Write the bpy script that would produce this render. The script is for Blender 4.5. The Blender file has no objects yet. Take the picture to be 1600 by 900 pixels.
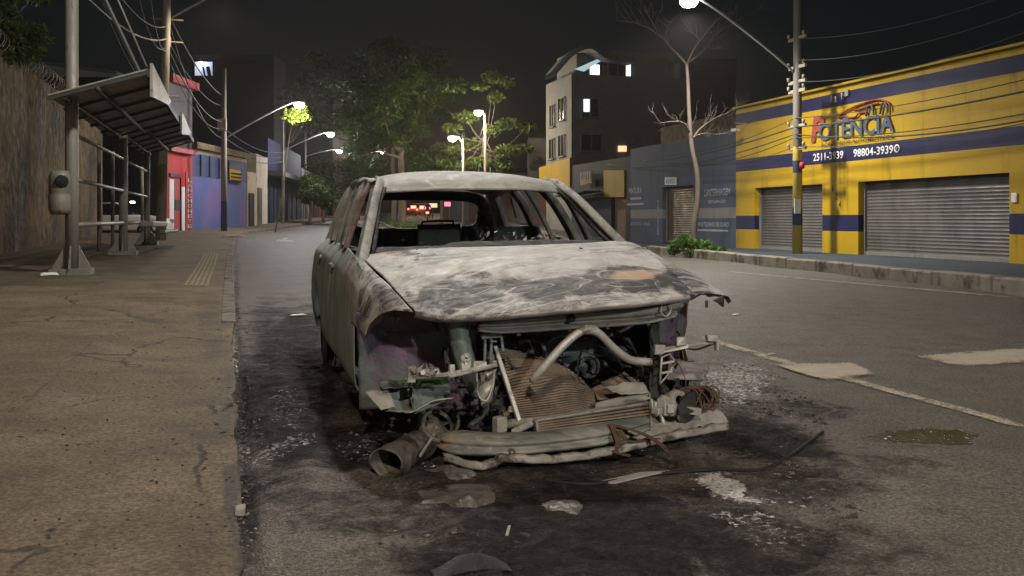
import bpy, math, random
import numpy as np
from mathutils import Vector, Matrix
random.seed(7); RNG = np.random.default_rng(11)
SC = bpy.context.scene; COL = SC.collection
rad = math.radians

# ------------------------------------------------------------------ camera
F_PX, HZ, YAW, CAMH = 1500.0, 343.0, rad(15.82), 1.13
cam = bpy.data.cameras.new('camera'); cam.sensor_width = 36; cam.lens = 36*F_PX/1600
cam.shift_y = -(450-HZ)/1600; cam.clip_start = .05; cam.clip_end = 2000
co = bpy.data.objects.new('camera', cam); COL.objects.link(co)
co.location = (0, 0, CAMH); co.rotation_euler = (rad(90), 0, -YAW); SC.camera = co
# ------------------------------------------------------------------ night sky
W = bpy.data.worlds.new('World'); SC.world = W; W.use_nodes = True
_n = W.node_tree.nodes; _bg = _n['Background']
_sky = _n.new('ShaderNodeTexSky'); _sky.sky_type = 'NISHITA'; _sky.sun_disc = False
_sky.sun_elevation = rad(12); _sky.sun_rotation = rad(200); _sky.dust_density = 4
W.node_tree.links.new(_sky.outputs['Color'], _bg.inputs['Color']); _bg.inputs['Strength'].default_value = .0013
vs = SC.view_settings; SC.display_settings.display_device = 'sRGB'
vs.view_transform = 'Standard'; vs.look = 'None'; vs.exposure = 0.55; vs.gamma = 1.0
SC.render.engine = 'CYCLES'; SC.cycles.use_denoising = True
SC.cycles.max_bounces = 6; SC.cycles.volume_bounces = 0; SC.cycles.sample_clamp_indirect = 3
# power (watts) and colour of each kind of lamp
WARM, WHITE, COOL = (1, .82, .60), (1, .94, .86), (.95, .96, 1)
KEY_W, NEAR_W, FAR_W, SHOP_W, OVER_W = 13500, 2000, 1200, 3000, 1900

# ------------------------------------------------------------------ maths helpers
FW = np.array((math.sin(YAW), math.cos(YAW), 0.)); RT = np.array((math.cos(YAW), -math.sin(YAW), 0.)); UP = np.array((0, 0, 1.))
CP = np.array((0, 0, CAMH))
def ray(px, py): return FW+RT*((px-800)/F_PX)+UP*((HZ-py)/F_PX)
def onX(px, py, X): r = ray(px, py); return CP+r*(X/r[0])
def onY(px, py, Y): r = ray(px, py); return CP+r*(Y/r[1])
def onZ(px, py, Z): r = ray(px, py); return CP+r*((Z-CAMH)/r[2])
def onD(px, py, D): return CP+ray(px, py)*D
def pix(v):
    v = np.asarray(v, float)-CP
    d = np.maximum(v@FW, 1e-3)
    return 800+F_PX*(v@RT)/d, HZ-F_PX*v[..., 2]/d
_T = np.random.default_rng(3).random((64, 64, 64))
def vnoise(p):
    p = np.asarray(p, float); i = np.floor(p).astype(int); f = p-i; f = f*f*(3-2*f); i &= 63; j = (i+1) & 63
    x0, y0, z0 = i[..., 0], i[..., 1], i[..., 2]; x1, y1, z1 = j[..., 0], j[..., 1], j[..., 2]
    fx, fy, fz = f[..., 0], f[..., 1], f[..., 2]
    def L(a, b, t): return a+(b-a)*t
    return L(L(L(_T[x0, y0, z0], _T[x1, y0, z0], fx), L(_T[x0, y1, z0], _T[x1, y1, z0], fx), fy),
             L(L(_T[x0, y0, z1], _T[x1, y0, z1], fx), L(_T[x0, y1, z1], _T[x1, y1, z1], fx), fy), fz)
def fbm(p, oct=4):
    p = np.asarray(p, float); s = 0; a = .5
    for k in range(oct): s = s+a*(vnoise(p+17.3*k)-.5); p = p*2.03; a *= .5
    return s*2                                             # about -1..1
def sstep(a, b, x): t = np.clip((x-a)/(b-a), 0, 1); return t*t*(3-2*t)
def crm(P, t):
    P = np.asarray(P, float); n = len(P)
    E = np.concatenate([[2*P[0]-P[1]], P, [2*P[-1]-P[-2]]])
    i = np.clip(np.floor(t).astype(int), 0, n-2); f = (t-i).reshape((-1,)+(1,)*(P.ndim-1))
    a, b, c, d = E[i], E[i+1], E[i+2], E[i+3]
    return .5*(2*b+(c-a)*f+(2*a-5*b+4*c-d)*f*f+(3*b-a-3*c+d)*f**3)
def cgrid(ctrl, nu, nv):
    c = np.asarray(ctrl, float); m, n = c.shape[:2]
    g = crm(c, np.linspace(0, m-1, nu)); g = crm(g.transpose(1, 0, 2), np.linspace(0, n-1, nv))
    return g.transpose(1, 0, 2)
def curve(pts, n): return crm(np.asarray(pts, float), np.linspace(0, len(pts)-1, n))
def emask(V, ell, ns=1.6, amp=.55, soft=(1.25, .55)):
    """Stain strength 0..1 at points V; ell = (cx, cy, rx, ry, strength[, tilt]); the edge is broken by noise."""
    x, y = pix(V); nz = fbm(np.asarray(V)*ns*3, 4)*amp; m = np.zeros(len(V))
    for e in ell:
        a = rad(e[5]) if len(e) > 5 else 0; dx, dy = x-e[0], y-e[1]
        u = (dx*math.cos(a)+dy*math.sin(a))/e[2]; v = (-dx*math.sin(a)+dy*math.cos(a))/e[3]
        m = np.maximum(m, e[4]*sstep(soft[0], soft[1], np.sqrt(u*u+v*v)+nz))
    return m

# ------------------------------------------------------------------ mesh helpers
class MB:
    def jit(s, amp=.006, sc=14.):
        V = np.array(s.v); V = V+amp*np.stack([fbm(V*sc+k, 3) for k in (0, 5, 9)], -1)*1.4+RNG.normal(0, amp*.25, V.shape); s.v = [tuple(p) for p in V]; return s
    def __init__(s): s.v = []; s.f = []; s.m = []; s.s = []; s.n = 0
    def add(s, vs, fs, mi=0, sm=False):
        b = s.n; s.v.extend([tuple(map(float, q)) for q in vs]); s.n += len(vs)
        for f in fs: s.f.append(tuple(b+i for i in f)); s.m.append(mi); s.s.append(sm)
        return s
    def box(s, c, d, rz=0, mi=0, R=None):
        c = np.array(c, float); x, y, z = np.array(d, float)/2
        V = np.array([(i*x, j*y, k*z) for k in (-1, 1) for j in (-1, 1) for i in (-1, 1)])
        if R is None: cs, sn = math.cos(rz), math.sin(rz); R = np.array([[cs, -sn, 0], [sn, cs, 0], [0, 0, 1]])
        return s.add(V@np.asarray(R).T+c, [(0, 2, 3, 1), (4, 5, 7, 6), (0, 1, 5, 4), (2, 6, 7, 3), (0, 4, 6, 2), (1, 3, 7, 5)], mi)
    def bar(s, p, q, w, h, up=(0, 0, 1), mi=0):
        p, q = np.array(p, float), np.array(q, float); e = q-p; L = np.linalg.norm(e); e /= L
        u = np.array(up, float); a = np.cross(e, u)
        if np.linalg.norm(a) < 1e-4: a = np.cross(e, (1, 0, 0))
        a /= np.linalg.norm(a); b = np.cross(a, e)
        return s.box((p+q)/2, (L, w, h), R=np.stack([e, a, b], 1), mi=mi)
    def tube(s, pts, r, n=8, mi=0, cap=True):
        P = np.array(pts, float); k = len(P); r = np.broadcast_to(np.array(r, float), (k,))
        T = np.gradient(P, axis=0); T /= np.linalg.norm(T, axis=1)[:, None]+1e-12
        a = np.cross(T[0], (0, 0, 1)); a = np.cross(T[0], (1, 0, 0)) if np.linalg.norm(a) < 1e-3 else a
        vs = []; th = np.arange(n)*2*math.pi/n
        for i in range(k):
            a = a-T[i]*(a@T[i]); a /= np.linalg.norm(a)+1e-12; b = np.cross(T[i], a)
            vs.append(P[i]+r[i]*(np.cos(th)[:, None]*a+np.sin(th)[:, None]*b))
        fs = [(i*n+j, i*n+(j+1) % n, (i+1)*n+(j+1) % n, (i+1)*n+j) for i in range(k-1) for j in range(n)]
        if cap: fs += [tuple(range(n))[::-1], tuple((k-1)*n+j for j in range(n))]
        return s.add(np.concatenate(vs), fs, mi, True)
    def lathe(s, c, axis, prof, n=24, mi=0, smooth=True):
        c = np.array(c, float); z = np.array(axis, float); z /= np.linalg.norm(z)
        a = np.cross(z, (0, 0, 1)); a = np.array((1., 0, 0)) if np.linalg.norm(a) < 1e-3 else a/np.linalg.norm(a); b = np.cross(z, a)
        th = np.arange(n)*2*math.pi/n; ring = np.cos(th)[:, None]*a+np.sin(th)[:, None]*b
        vs = np.concatenate([c+r*ring+t*z for r, t in prof]); k = len(prof)
        return s.add(vs, [(i*n+j, i*n+(j+1) % n, (i+1)*n+(j+1) % n, (i+1)*n+j) for i in range(k-1) for j in range(n)], mi, smooth)
    def disc(s, c, axis, r, n=24, mi=0, t=.004):
        return s.lathe(c, axis, [(1e-4, t), (r, t), (r, -t), (1e-4, -t)], n, mi, False)
    def grid(s, G, mi=0, sm=True, keep=None):
        G = np.asarray(G, float); a, b = G.shape[:2]
        fs = [(i*b+j, (i+1)*b+j, (i+1)*b+j+1, i*b+j+1) for i in range(a-1) for j in range(b-1)]
        if keep is not None: V = G.reshape(-1, 3); fs = [f for f in fs if keep(V[list(f)].mean(0))]
        return s.add(G.reshape(-1, 3), fs, mi, sm)
    def prism(s, pts, off, mi=0):
        P = np.array(pts, float); n = len(P); o = np.array(off, float)
        return s.add(np.concatenate([P, P+o]), [tuple(range(n))[::-1], tuple(range(n, 2*n))]+[(i, (i+1) % n, n+(i+1) % n, n+i) for i in range(n)], mi)
    def build(s, name, mats, parent=None, solid=0, bevel=0, sub=0, attrs=None, loc=None, seg=1):
        V = np.array(s.v, float).reshape(-1, 3)
        if parent is not None: o0 = np.array(WLOC[parent.name])
        elif loc is not None: o0 = np.array(loc, float)
        else: o0 = np.array(((V[:, 0].min()+V[:, 0].max())/2, (V[:, 1].min()+V[:, 1].max())/2, V[:, 2].min()))
        me = bpy.data.meshes.new(name); me.from_pydata((V-o0).tolist(), [], s.f)
        for m in (mats if isinstance(mats, (list, tuple)) else [mats]): me.materials.append(m)
        me.polygons.foreach_set('material_index', s.m); me.polygons.foreach_set('use_smooth', s.s)
        if attrs:
            for k, a in attrs.items():
                me.attributes.new(k, 'FLOAT', 'POINT').data.foreach_set('value', np.asarray(a, np.float32))
        me.update(); o = bpy.data.objects.new(name, me); COL.objects.link(o)
        if parent is not None: o.parent = parent; WLOC[o.name] = tuple(o0)
        else: o.location = o0; WLOC[o.name] = tuple(o0)
        if solid:
            m = o.modifiers.new('t', 'SOLIDIFY'); m.thickness = solid; m.offset = 0
        if bevel:
            m = o.modifiers.new('b', 'BEVEL'); m.width = bevel; m.segments = seg; m.limit_method = 'ANGLE'; m.angle_limit = rad(40)
        if sub: m = o.modifiers.new('s', 'SUBSURF'); m.levels = m.render_levels = sub
        return o
WLOC = {}
def fast(name, V, Fq, mat, parent=None, loc=(0, 0, 0), smooth=False, attrs=None):
    """big quad or triangle meshes straight from numpy"""
    o0 = np.array(WLOC[parent.name]) if parent is not None else np.array(loc, float)
    me = bpy.data.meshes.new(name); k = Fq.shape[1]; me.vertices.add(len(V)); me.vertices.foreach_set('co', (V-o0).astype(np.float32).ravel())
    me.loops.add(Fq.size); me.loops.foreach_set('vertex_index', Fq.astype(np.int32).ravel())
    me.polygons.add(len(Fq)); me.polygons.foreach_set('loop_start', np.arange(len(Fq), dtype=np.int32)*k)
    me.materials.append(mat); me.update(calc_edges=True); me.polygons.foreach_set('use_smooth', np.full(len(Fq), smooth))
    if attrs:
        for a, x in attrs.items(): me.attributes.new(a, 'FLOAT', 'POINT').data.foreach_set('value', np.asarray(x, np.float32))
    me.validate(); o = bpy.data.objects.new(name, me); COL.objects.link(o)
    if parent is not None: o.parent = parent
    else: o.location = o0
    WLOC[o.name] = tuple(o0); return o
def tag(o, label=None, cat=None, group=None, kind=None):
    for k, x in (('label', label), ('category', cat), ('group', group), ('kind', kind)):
        if x: o[k] = x
    return o
def thing(name, label, cat, loc, group=None):
    o = bpy.data.objects.new(name, None); o.empty_display_size = .2; COL.objects.link(o); o.location = [float(q) for q in loc]
    WLOC[o.name] = tuple(float(q) for q in loc); return tag(o, label, cat, group)
def lamp(name, loc, watts, color, r=.12, parent=None, full=False):
    l = bpy.data.lights.new(name, 'POINT' if full else 'SPOT'); l.energy = watts; l.color = color; l.shadow_soft_size = r*1.6
    if not full: l.spot_size = rad(164); l.spot_blend = .7   # cut-off street lantern
    o = bpy.data.objects.new(name, l); COL.objects.link(o); o.location = [float(q) for q in loc]
    if parent is not None: o.parent = parent; o.location = np.array(loc)-np.array(WLOC[parent.name])
    return o

# ------------------------------------------------------------------ materials
class NT:
    def __init__(s, name):
        s.mat = bpy.data.materials.new(name); s.mat.use_nodes = True; s.t = s.mat.node_tree; s.b = s.t.nodes['Principled BSDF']
        s.co = s.t.nodes.new('ShaderNodeTexCoord').outputs['Object']
    def lk(s, a, b): s.t.links.new(a, b)
    def sv(s, sock, x):
        if hasattr(x, 'is_linked') or isinstance(x, bpy.types.NodeSocket): s.lk(x, sock)
        else: sock.default_value = x
    def map(s, sc=(1, 1, 1), rot=(0, 0, 0), loc=(0, 0, 0)):
        n = s.t.nodes.new('ShaderNodeMapping'); s.lk(s.co, n.inputs[0]); n.inputs['Scale'].default_value = sc
        n.inputs['Rotation'].default_value = rot; n.inputs['Location'].default_value = loc; return n.outputs[0]
    def noise(s, scale, detail=5, rough=.55, dist=0, v=None):
        n = s.t.nodes.new('ShaderNodeTexNoise'); s.lk(v or s.co, n.inputs['Vector'])
        for k, x in (('Scale', scale), ('Detail', detail), ('Roughness', rough), ('Distortion', dist)): n.inputs[k].default_value = x
        return n.outputs['Fac']
    def vor(s, scale, feat='F1', v=None, out='Distance'):
        n = s.t.nodes.new('ShaderNodeTexVoronoi'); n.feature = feat; s.lk(v or s.co, n.inputs['Vector']); n.inputs['Scale'].default_value = scale
        return n.outputs[out]
    def math(s, op, a, b=0., c=0., clamp=False):
        n = s.t.nodes.new('ShaderNodeMath'); n.operation = op; n.use_clamp = clamp
        for i, x in enumerate((a, b, c)): s.sv(n.inputs[i], x)
        return n.outputs[0]
    def rng(s, a, lo, hi, o0=0., o1=1.):
        n = s.t.nodes.new('ShaderNodeMapRange'); n.interpolation_type = 'SMOOTHSTEP'
        for i, x in enumerate((a, lo, hi, o0, o1)): s.sv(n.inputs[i], x)
        return n.outputs[0]
    def mix(s, f, a, b, mode='MIX'):
        n = s.t.nodes.new('ShaderNodeMixRGB'); n.blend_type = mode; s.sv(n.inputs[0], f)
        for i, x in ((1, a), (2, b)):
            if isinstance(x, tuple): n.inputs[i].default_value = (x+(1,))[:4]
            else: s.lk(x, n.inputs[i])
        return n.outputs[0]
    def ramp(s, f, stops, interp='LINEAR'):
        n = s.t.nodes.new('ShaderNodeValToRGB'); s.lk(f, n.inputs[0]); r = n.color_ramp; r.interpolation = interp
        while len(r.elements) < len(stops): r.elements.new(.5)
        for e, (p, c) in zip(r.elements, stops): e.position = p; e.color = (c+(1,))[:4]
        return n.outputs[0]
    def attr(s, name):
        n = s.t.nodes.new('ShaderNodeAttribute'); n.attribute_name = name; return n.outputs['Fac']
    def xyz(s, world=False):
        n = s.t.nodes.new('ShaderNodeSeparateXYZ')
        if world: g = s.t.nodes.new('ShaderNodeNewGeometry'); s.lk(g.outputs['Position'], n.inputs[0])
        else: s.lk(s.co, n.inputs[0])
        return n.outputs
    def bump(s, h, strength=.3, dist=.02):
        n = s.t.nodes.new('ShaderNodeBump'); s.lk(h, n.inputs['Height']); n.inputs['Strength'].default_value = strength; n.inputs['Distance'].default_value = dist
        s.lk(n.outputs[0], s.b.inputs['Normal'])
    def out(s, col=None, rough=None, metal=0., spec=.5):
        if col is not None: s.sv(s.b.inputs['Base Color'], (col+(1,))[:4] if isinstance(col, tuple) else col)
        if rough is not None: s.sv(s.b.inputs['Roughness'], rough)
        s.sv(s.b.inputs['Metallic'], metal); s.b.inputs['Specular IOR Level'].default_value = spec
        return s.mat
def pm(name, c0, c1, scale=4, rough=.8, metal=0., c2=None, s2=3, t2=(.55, .68), bump=.3, bs=40, st=(1, 1, 1), dist=.0, bd=.01, spec=.4, detail=6):
    """weathered surface: two tones by noise, an optional third in patches, fine relief"""
    n = NT(name); v = n.map(st)
    c = n.ramp(n.noise(scale, detail, .6, dist, v), [(.3, c0), (.7, c1)])
    if c2: c = n.mix(n.rng(n.noise(s2, 7, .65, dist, v), *t2), c, c2)
    if bump: n.bump(n.noise(bs, 4, .6, 0, v), bump, bd)
    r = n.rng(n.noise(scale*2, 3), .3, .7, max(rough-.12, .05), min(rough+.1, 1))
    return n.out(c, r, metal, spec)
def glow(name, color, strength):
    m = bpy.data.materials.new(name); m.use_nodes = True; b = m.node_tree.nodes['Principled BSDF']
    b.inputs['Base Color'].default_value = color+(1,); b.inputs['Emission Color'].default_value = color+(1,); b.inputs['Emission Strength'].default_value = strength
    return m
def burnt(name, light, mid, low, rust=.0, streak=(1, 1, 1), metal=.25, rough=.62, contrast=1., masks=False, soot=(.025, .024, .025)):
    """fire-stripped sheet metal: pale oxide swirls with contour lines, bluish scale, soot and rust patches"""
    n = NT(name); v = n.map(streak)
    a = n.noise(2.6, 7, .6, 1.3, v); f = n.noise(9, 6, .65, .8, v)
    c = n.ramp(n.math('ADD', n.math('MULTIPLY', a, .72), n.math('MULTIPLY', f, .28)), [(.34, low), (.46, mid), (.56, light), (.66, mid)])
    w = n.math('FRACT', n.math('MULTIPLY', n.noise(1.7, 3, .5, 1.6, v), 7)); ln = n.rng(n.math('ABSOLUTE', n.math('SUBTRACT', w, .5)), .0, .09, 1, 0)
    c = n.mix(n.math('MULTIPLY', ln, n.rng(f, .38, .6, .1, .6)), c, tuple(min(1, x*1.35) for x in light))
    w2 = n.rng(n.math('ABSOLUTE', n.math('SUBTRACT', w, .12)), .0, .05, .5, 0)
    c = n.mix(w2, c, low)
    p = n.rng(n.noise(3.3, 8, .7, .6, v), .60, .70)
    c = n.mix(n.math('MULTIPLY', p, .75*contrast), c, soot)
    if rust: c = n.mix(n.math('MULTIPLY', n.rng(n.noise(4.1, 8, .7, .5, n.map((1, 1, 1), loc=(5, 2, 1))), .58, .68), rust), c, (.30, .16, .09))
    if masks:
        b = n.attr('burn'); nb = n.noise(8, 10, .78, 2.2, n.map((.7, 1.5, 1))); k = n.rng(n.math('ADD', b, n.math('MULTIPLY', n.math('SUBTRACT', nb, .5), 2.2)), .06, .62)
        c = n.mix(n.math('MULTIPLY', k, .9), c, n.ramp(n.noise(17, 7, .75, 1.2), [(.3, soot), (.5, (.045, .045, .047)), (.62, (.11, .11, .115)), (.75, (.24, .24, .24))]))
        e2 = n.math('ADD', n.math('MULTIPLY', b, .78), n.math('MULTIPLY', n.math('SUBTRACT', n.noise(9, 11, .8, 1.4, n.map((.6, 1.7, 1), loc=(7, 1, 3))), .5), 1.9))
        c = n.mix(n.rng(n.math('ABSOLUTE', n.math('SUBTRACT', e2, .40)), .0, .05, .5, 0), c, (.50, .495, .49)); c = n.mix(n.rng(e2, .44, .50, 0, .88), c, n.ramp(n.noise(40, 5, .75), [(.35, (.02, .02, .021)), (.6, (.06, .06, .062)), (.78, (.16, .155, .155))]))
        t = n.rng(n.math('ADD', n.attr('tan'), n.math('MULTIPLY', n.math('SUBTRACT', n.noise(11, 8, .75, 1.), .5), 1.6)), .35, 1.1)
        c = n.mix(n.math('MULTIPLY', t, .75), c, (.55, .38, .27))
        pl = n.rng(n.math('ADD', n.attr('pale'), n.math('MULTIPLY', n.math('SUBTRACT', n.noise(5, 8, .72, 1.6, n.map((.8, 1.6, 1))), .5), 2.2)), .45, .95)
        c = n.mix(n.math('MULTIPLY', pl, .7), c, (.52, .515, .51))
        w3 = n.math('FRACT', n.math('MULTIPLY', n.noise(1.0, 2, .45, 1.5, n.map((.8, 1.9, 1), loc=(2, 4, 1))), 8)); c = n.mix(n.rng(n.math('ABSOLUTE', n.math('SUBTRACT', w3, .5)), .0, .10, .42, 0), c, (.22, .215, .21)); c = n.mix(n.rng(n.math('ABSOLUTE', n.math('SUBTRACT', w3, .66)), .0, .07, .4, 0), c, (.66, .64, .63))
    c = n.mix(n.rng(n.noise(75, 3, .7), .63, .72, 0, .55), c, soot)
    c = n.mix(n.rng(n.noise(48, 3, .7, 0, n.map(loc=(3, 3, 3))), .66, .74, 0, .4), c, tuple(min(1, x*1.25) for x in light))
    n.bump(n.math('ADD', n.math('MULTIPLY', f, .7), n.math('MULTIPLY', n.noise(60, 4, .7), .3)), .35, .012)
    return n.out(c, n.rng(f, .3, .7, rough-.06, min(1, rough+.22)), metal*.6, .25)
# ================================================================== THE SETTING
KL = np.array([(.06, -8), (.0, 4.), (-.19, 24), (-.1, 43), (.2, 47), (2.3, 56), (7.0, 81), (20.7, 150), (60, 350)], float)
KR = np.array([(9.6, -8), (11.2, 11.6), (13.0, 26.2), (13.9, 38), (15.2, 50), (17.2, 60), (22.5, 85), (36, 150), (75, 350)], float)
def kl(Y): return np.interp(Y, KL[:, 1], KL[:, 0])
def kr(Y): return np.interp(Y, KR[:, 1], KR[:, 0])
def RZ(X, Y):
    X, Y = np.asarray(X, float), np.asarray(Y, float)
    t = Y-20; r = .0165*np.where(t > 30, t, np.log1p(np.exp(np.clip(t/4, -30, 30)))*4); r = np.minimum(r, 2.2)
    return r*(1-sstep(9, 12.5, X)*(1-sstep(36, 52, Y)))
def hk(Y): return .012+.12*sstep(8.5, 13.5, np.asarray(Y, float))
def SZ(X, Y): d = kl(Y)-np.asarray(X, float); return RZ(X, Y)+hk(Y)+.03*np.clip(d, 0, 4)+.05*sstep(.2, 2.5, d)*(1-sstep(8.5, 13.5, np.asarray(Y, float)))
def hit(px, py, f):
    """where a line of sight meets the surface z = f(X, Y)"""
    z = 0.
    for _ in range(25): p = onZ(px, py, min(z, CAMH-.03)); z = .5*z+.5*float(f(p[0], p[1]))
    return p
def gr(px, py): return hit(px, py, RZ)
def spread(a, b, s0, s1, near, g=1.08):
    """grid lines from a to b, s0 apart around `near`, growing to s1"""
    def go(x, e, d):
        o = []; s = s0
        while x*d < e*d: o.append(x); x += d*s; s = min(s*g, s1)
        return o+[e]
    lo, hi = near
    mid = list(np.arange(lo, hi, s0)); return np.array(sorted(set(np.round(go(lo, a, -1)+mid+go(hi, b, 1), 4))))
# stains: (x, y, rx, ry, strength, tilt) of where they lie in the photograph; baked into the road as its own marks
BURN = [(820, 650, 330, 110, 1), (460, 560, 90, 90, 1), (445, 655, 95, 110, 1), (420, 520, 40, 60, .7), (560, 700, 170, 60, .8), (930, 840, 270, 110, 1), (720, 730, 170, 50, .8),
        (1190, 690, 120, 42, 1, 12), (1120, 800, 160, 80, .75), (395, 610, 40, 120, .6), (370, 500, 6, 130, .6), (372, 640, 9, 120, .8), (382, 800, 22, 90, .85), (430, 750, 80, 60, .65), (560, 800, 130, 50, .6), (900, 890, 380, 60, .9), (1330, 860, 150, 50, .5), (600, 880, 120, 40, .4),
        (700, 890, 110, 40, .8), (1270, 640, 90, 26, .6, 10), (1260, 760, 150, 50, .7, -8), (1235, 850, 110, 46, .75), (1330, 830, 60, 26, .6), (1380, 730, 90, 20, .55), (1470, 800, 90, 14, .4, 5), (1400, 690, 60, 16, .4), (630, 800, 90, 40, .6, 20),
        (500, 515, 40, 30, .8)]
ASH = [(1128, 762, 50, 24, 1, 20), (1170, 785, 50, 9, .75, 5), (1150, 600, 70, 42, .62, 10), (1150, 812, 70, 10, .6), (1215, 840, 60, 30, .45), (1225, 735, 60, 18, .5), (435, 712, 75, 17, .55, -18), (400, 690, 22, 60, .4), (450, 645, 40, 40, .45), (720, 800, 60, 16, .3), (375, 820, 16, 60, .45), (880, 800, 45, 15, .3), (990, 842, 40, 14, .28), (560, 640, 60, 26, .3)]
WET = [(1450, 683, 88, 17, 1, 4), (374, 826, 8, 34, 1), (369, 560, 5, 40, .8), (372, 700, 5, 60, .5)]
PALE = [(520, 850, 130, 60, .7), (1420, 770, 160, 70, .5), (1330, 800, 90, 80, .4), (450, 430, 60, 40, .5), (690, 850, 80, 40, .5), (1350, 500, 260, 80, .45, 10)]
def make_road():
    gx = spread(-260, 260, .032, 14, (-1.2, 5.0)); gy = spread(-12, 420, .03, 14, (1.9, 7.4), 1.03)
    X, Y = np.meshgrid(gx, gy, indexing='ij'); Z = RZ(X, Y)
    V = np.stack([X, Y, Z], -1).reshape(-1, 3)
    nr = (V[:, 1] > 1.2) & (V[:, 1] < 60) & (np.abs(V[:, 0]) < 30)
    att = {k: np.zeros(len(V)) for k in ('burn', 'ash', 'wet', 'pale')}
    for k, e, ns in (('burn', BURN, 1.0), ('ash', ASH, 2.2), ('wet', WET, 1.4), ('pale', PALE, 1.)): att[k][nr] = emask(V[nr], e, ns, .55, (1.55, .35) if k in ('burn', 'pale') else (1.25, .55))
    b, w = att['burn'], att['wet']; near = sstep(16, 7, V[:, 1])
    h = .010*fbm(V*1.3, 4)*near+.0035*fbm(V*9, 4)*near
    rg = 1-np.abs(fbm(V*5.5, 5)); h += b*near*(.030*np.clip(rg-.5, 0, 1)*(fbm(V*1.7+3, 3) > -.1)+.010*fbm(V*21, 3))
    hp = np.zeros(len(V)); hp[nr] = emask(V[nr], [(1130, 665, 110, 34, 1, 10), (620, 752, 90, 22, 1), (1160, 610, 60, 24, .8, 10), (700, 700, 90, 40, .8), (470, 590, 60, 60, .5), (400, 680, 36, 60, .5)], 2.); h += hp*near*(.012+.04*np.clip(fbm(V*8, 4), -.1, 1))
    h += att['ash']*near*.012*np.clip(fbm(V*14, 4)+.3, 0, 1)
    gut = np.exp(-((V[:, 0]-kl(V[:, 1])-.03-.03*fbm(V*2.2, 4))/(.024+.018*np.clip(fbm(V*3+8, 3), -.6, 1)))**2); h -= .028*gut*near
    hump = np.exp(-((V[:, 0]-.28)/.16)**2)*sstep(9, 6, V[:, 1])*.02; h += hump*(1+fbm(V*2, 3))*near
    h = h*(1-w)-.008*w
    V[:, 2] += h-.006*sstep(.1, -.3, V[:, 0]-kl(V[:, 1]))
    # sink below pavements
    off = sstep(0, .25, kl(V[:, 1])-.12-V[:, 0])+sstep(0, .3, V[:, 0]-kr(V[:, 1])-.15)
    V[:, 2] -= .15*np.clip(off, 0, 1)
    a, c = X.shape; I = np.arange(a*c).reshape(a, c)
    Q = np.stack([I[:-1, :-1], I[1:, :-1], I[1:, 1:], I[:-1, 1:]], -1).reshape(-1, 4)
    att['gutter'] = gut*near
    return fast('road', V, Q, M['road'], smooth=True, attrs=att)
def road_mat():
    n = NT('asphalt'); big = n.noise(.35, 5, .6); mid = n.noise(3.1, 6, .6); fine = n.noise(55, 4, .75); gr_ = n.vor(120)
    c = n.ramp(n.math('ADD', n.math('MULTIPLY', mid, .6), n.math('MULTIPLY', big, .4)), [(.32, (.075, .066, .053)), (.5, (.115, .101, .080)), (.68, (.165, .144, .112))])
    c = n.mix(n.rng(n.noise(.8, 7, .7, .8, n.map((1, .12, 1))), .52, .66, 0, .45), c, (.07, .064, .056))
    c = n.mix(n.math('MULTIPLY', n.attr('pale'), n.rng(mid, .3, .6)), c, (.19, .16, .125))
    c = n.mix(n.rng(fine, .38, .6), c, n.mix(1., c, (.42, .41, .41), 'MULTIPLY'))
    c = n.mix(n.rng(n.noise(80, 2, .8), .60, .68, 0, .7), c, (.34, .30, .25))
    b = n.attr('burn'); nb = n.noise(6, 9, .75, .9)
    k = n.rng(n.math('ADD', b, n.math('MULTIPLY', n.math('SUBTRACT', nb, .5), 1.9)), .2, .95)
    soot = n.ramp(n.noise(11, 8, .75, .6), [(.36, (.006, .0055, .005)), (.52, (.015, .013, .0115)), (.64, (.036, .030, .026)), (.76, (.085, .071, .058))])
    c = n.mix(n.math('MULTIPLY', k, .93), c, soot)
    a = n.attr('ash'); na = n.noise(34, 8, .8, .4)
    ka = n.rng(n.math('ADD', a, n.math('MULTIPLY', n.math('SUBTRACT', na, .5), 3.2)), .62, .85)
    c = n.mix(n.math('MULTIPLY', ka, n.rng(a, .05, .5)), c, n.ramp(n.noise(60, 3), [(.3, (.22, .21, .20)), (.65, (.72, .71, .69))]))
    c = n.mix(n.math('MULTIPLY', n.attr('gutter'), n.rng(nb, .3, .6, .3, 1)), c, (.012, .011, .010))
    w = n.rng(n.math('ADD', n.attr('wet'), n.math('MULTIPLY', n.math('SUBTRACT', n.noise(9, 8, .75, .6), .5), 1.5)), .4, .75)
    c = n.mix(w, c, (.030, .024, .010))
    r = n.math('MULTIPLY_ADD', w, -.52, n.math('ADD', n.rng(fine, .3, .7, .5, .72), n.math('MULTIPLY', k, .12)))
    n.bump(n.math('ADD', n.math('MULTIPLY', gr_, n.math('MULTIPLY_ADD', w, -.9, 1)), n.math('MULTIPLY', n.noise(24, 6, .75), n.math('MULTIPLY_ADD', k, 1.6, .7))), .85, .014)
    n.out(c, r, 0, .5); n.sv(n.b.inputs['Specular IOR Level'], n.math('MAXIMUM', n.math('MULTIPLY', w, .6), n.math('MULTIPLY_ADD', k, -.38, .45))); return n.mat
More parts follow.
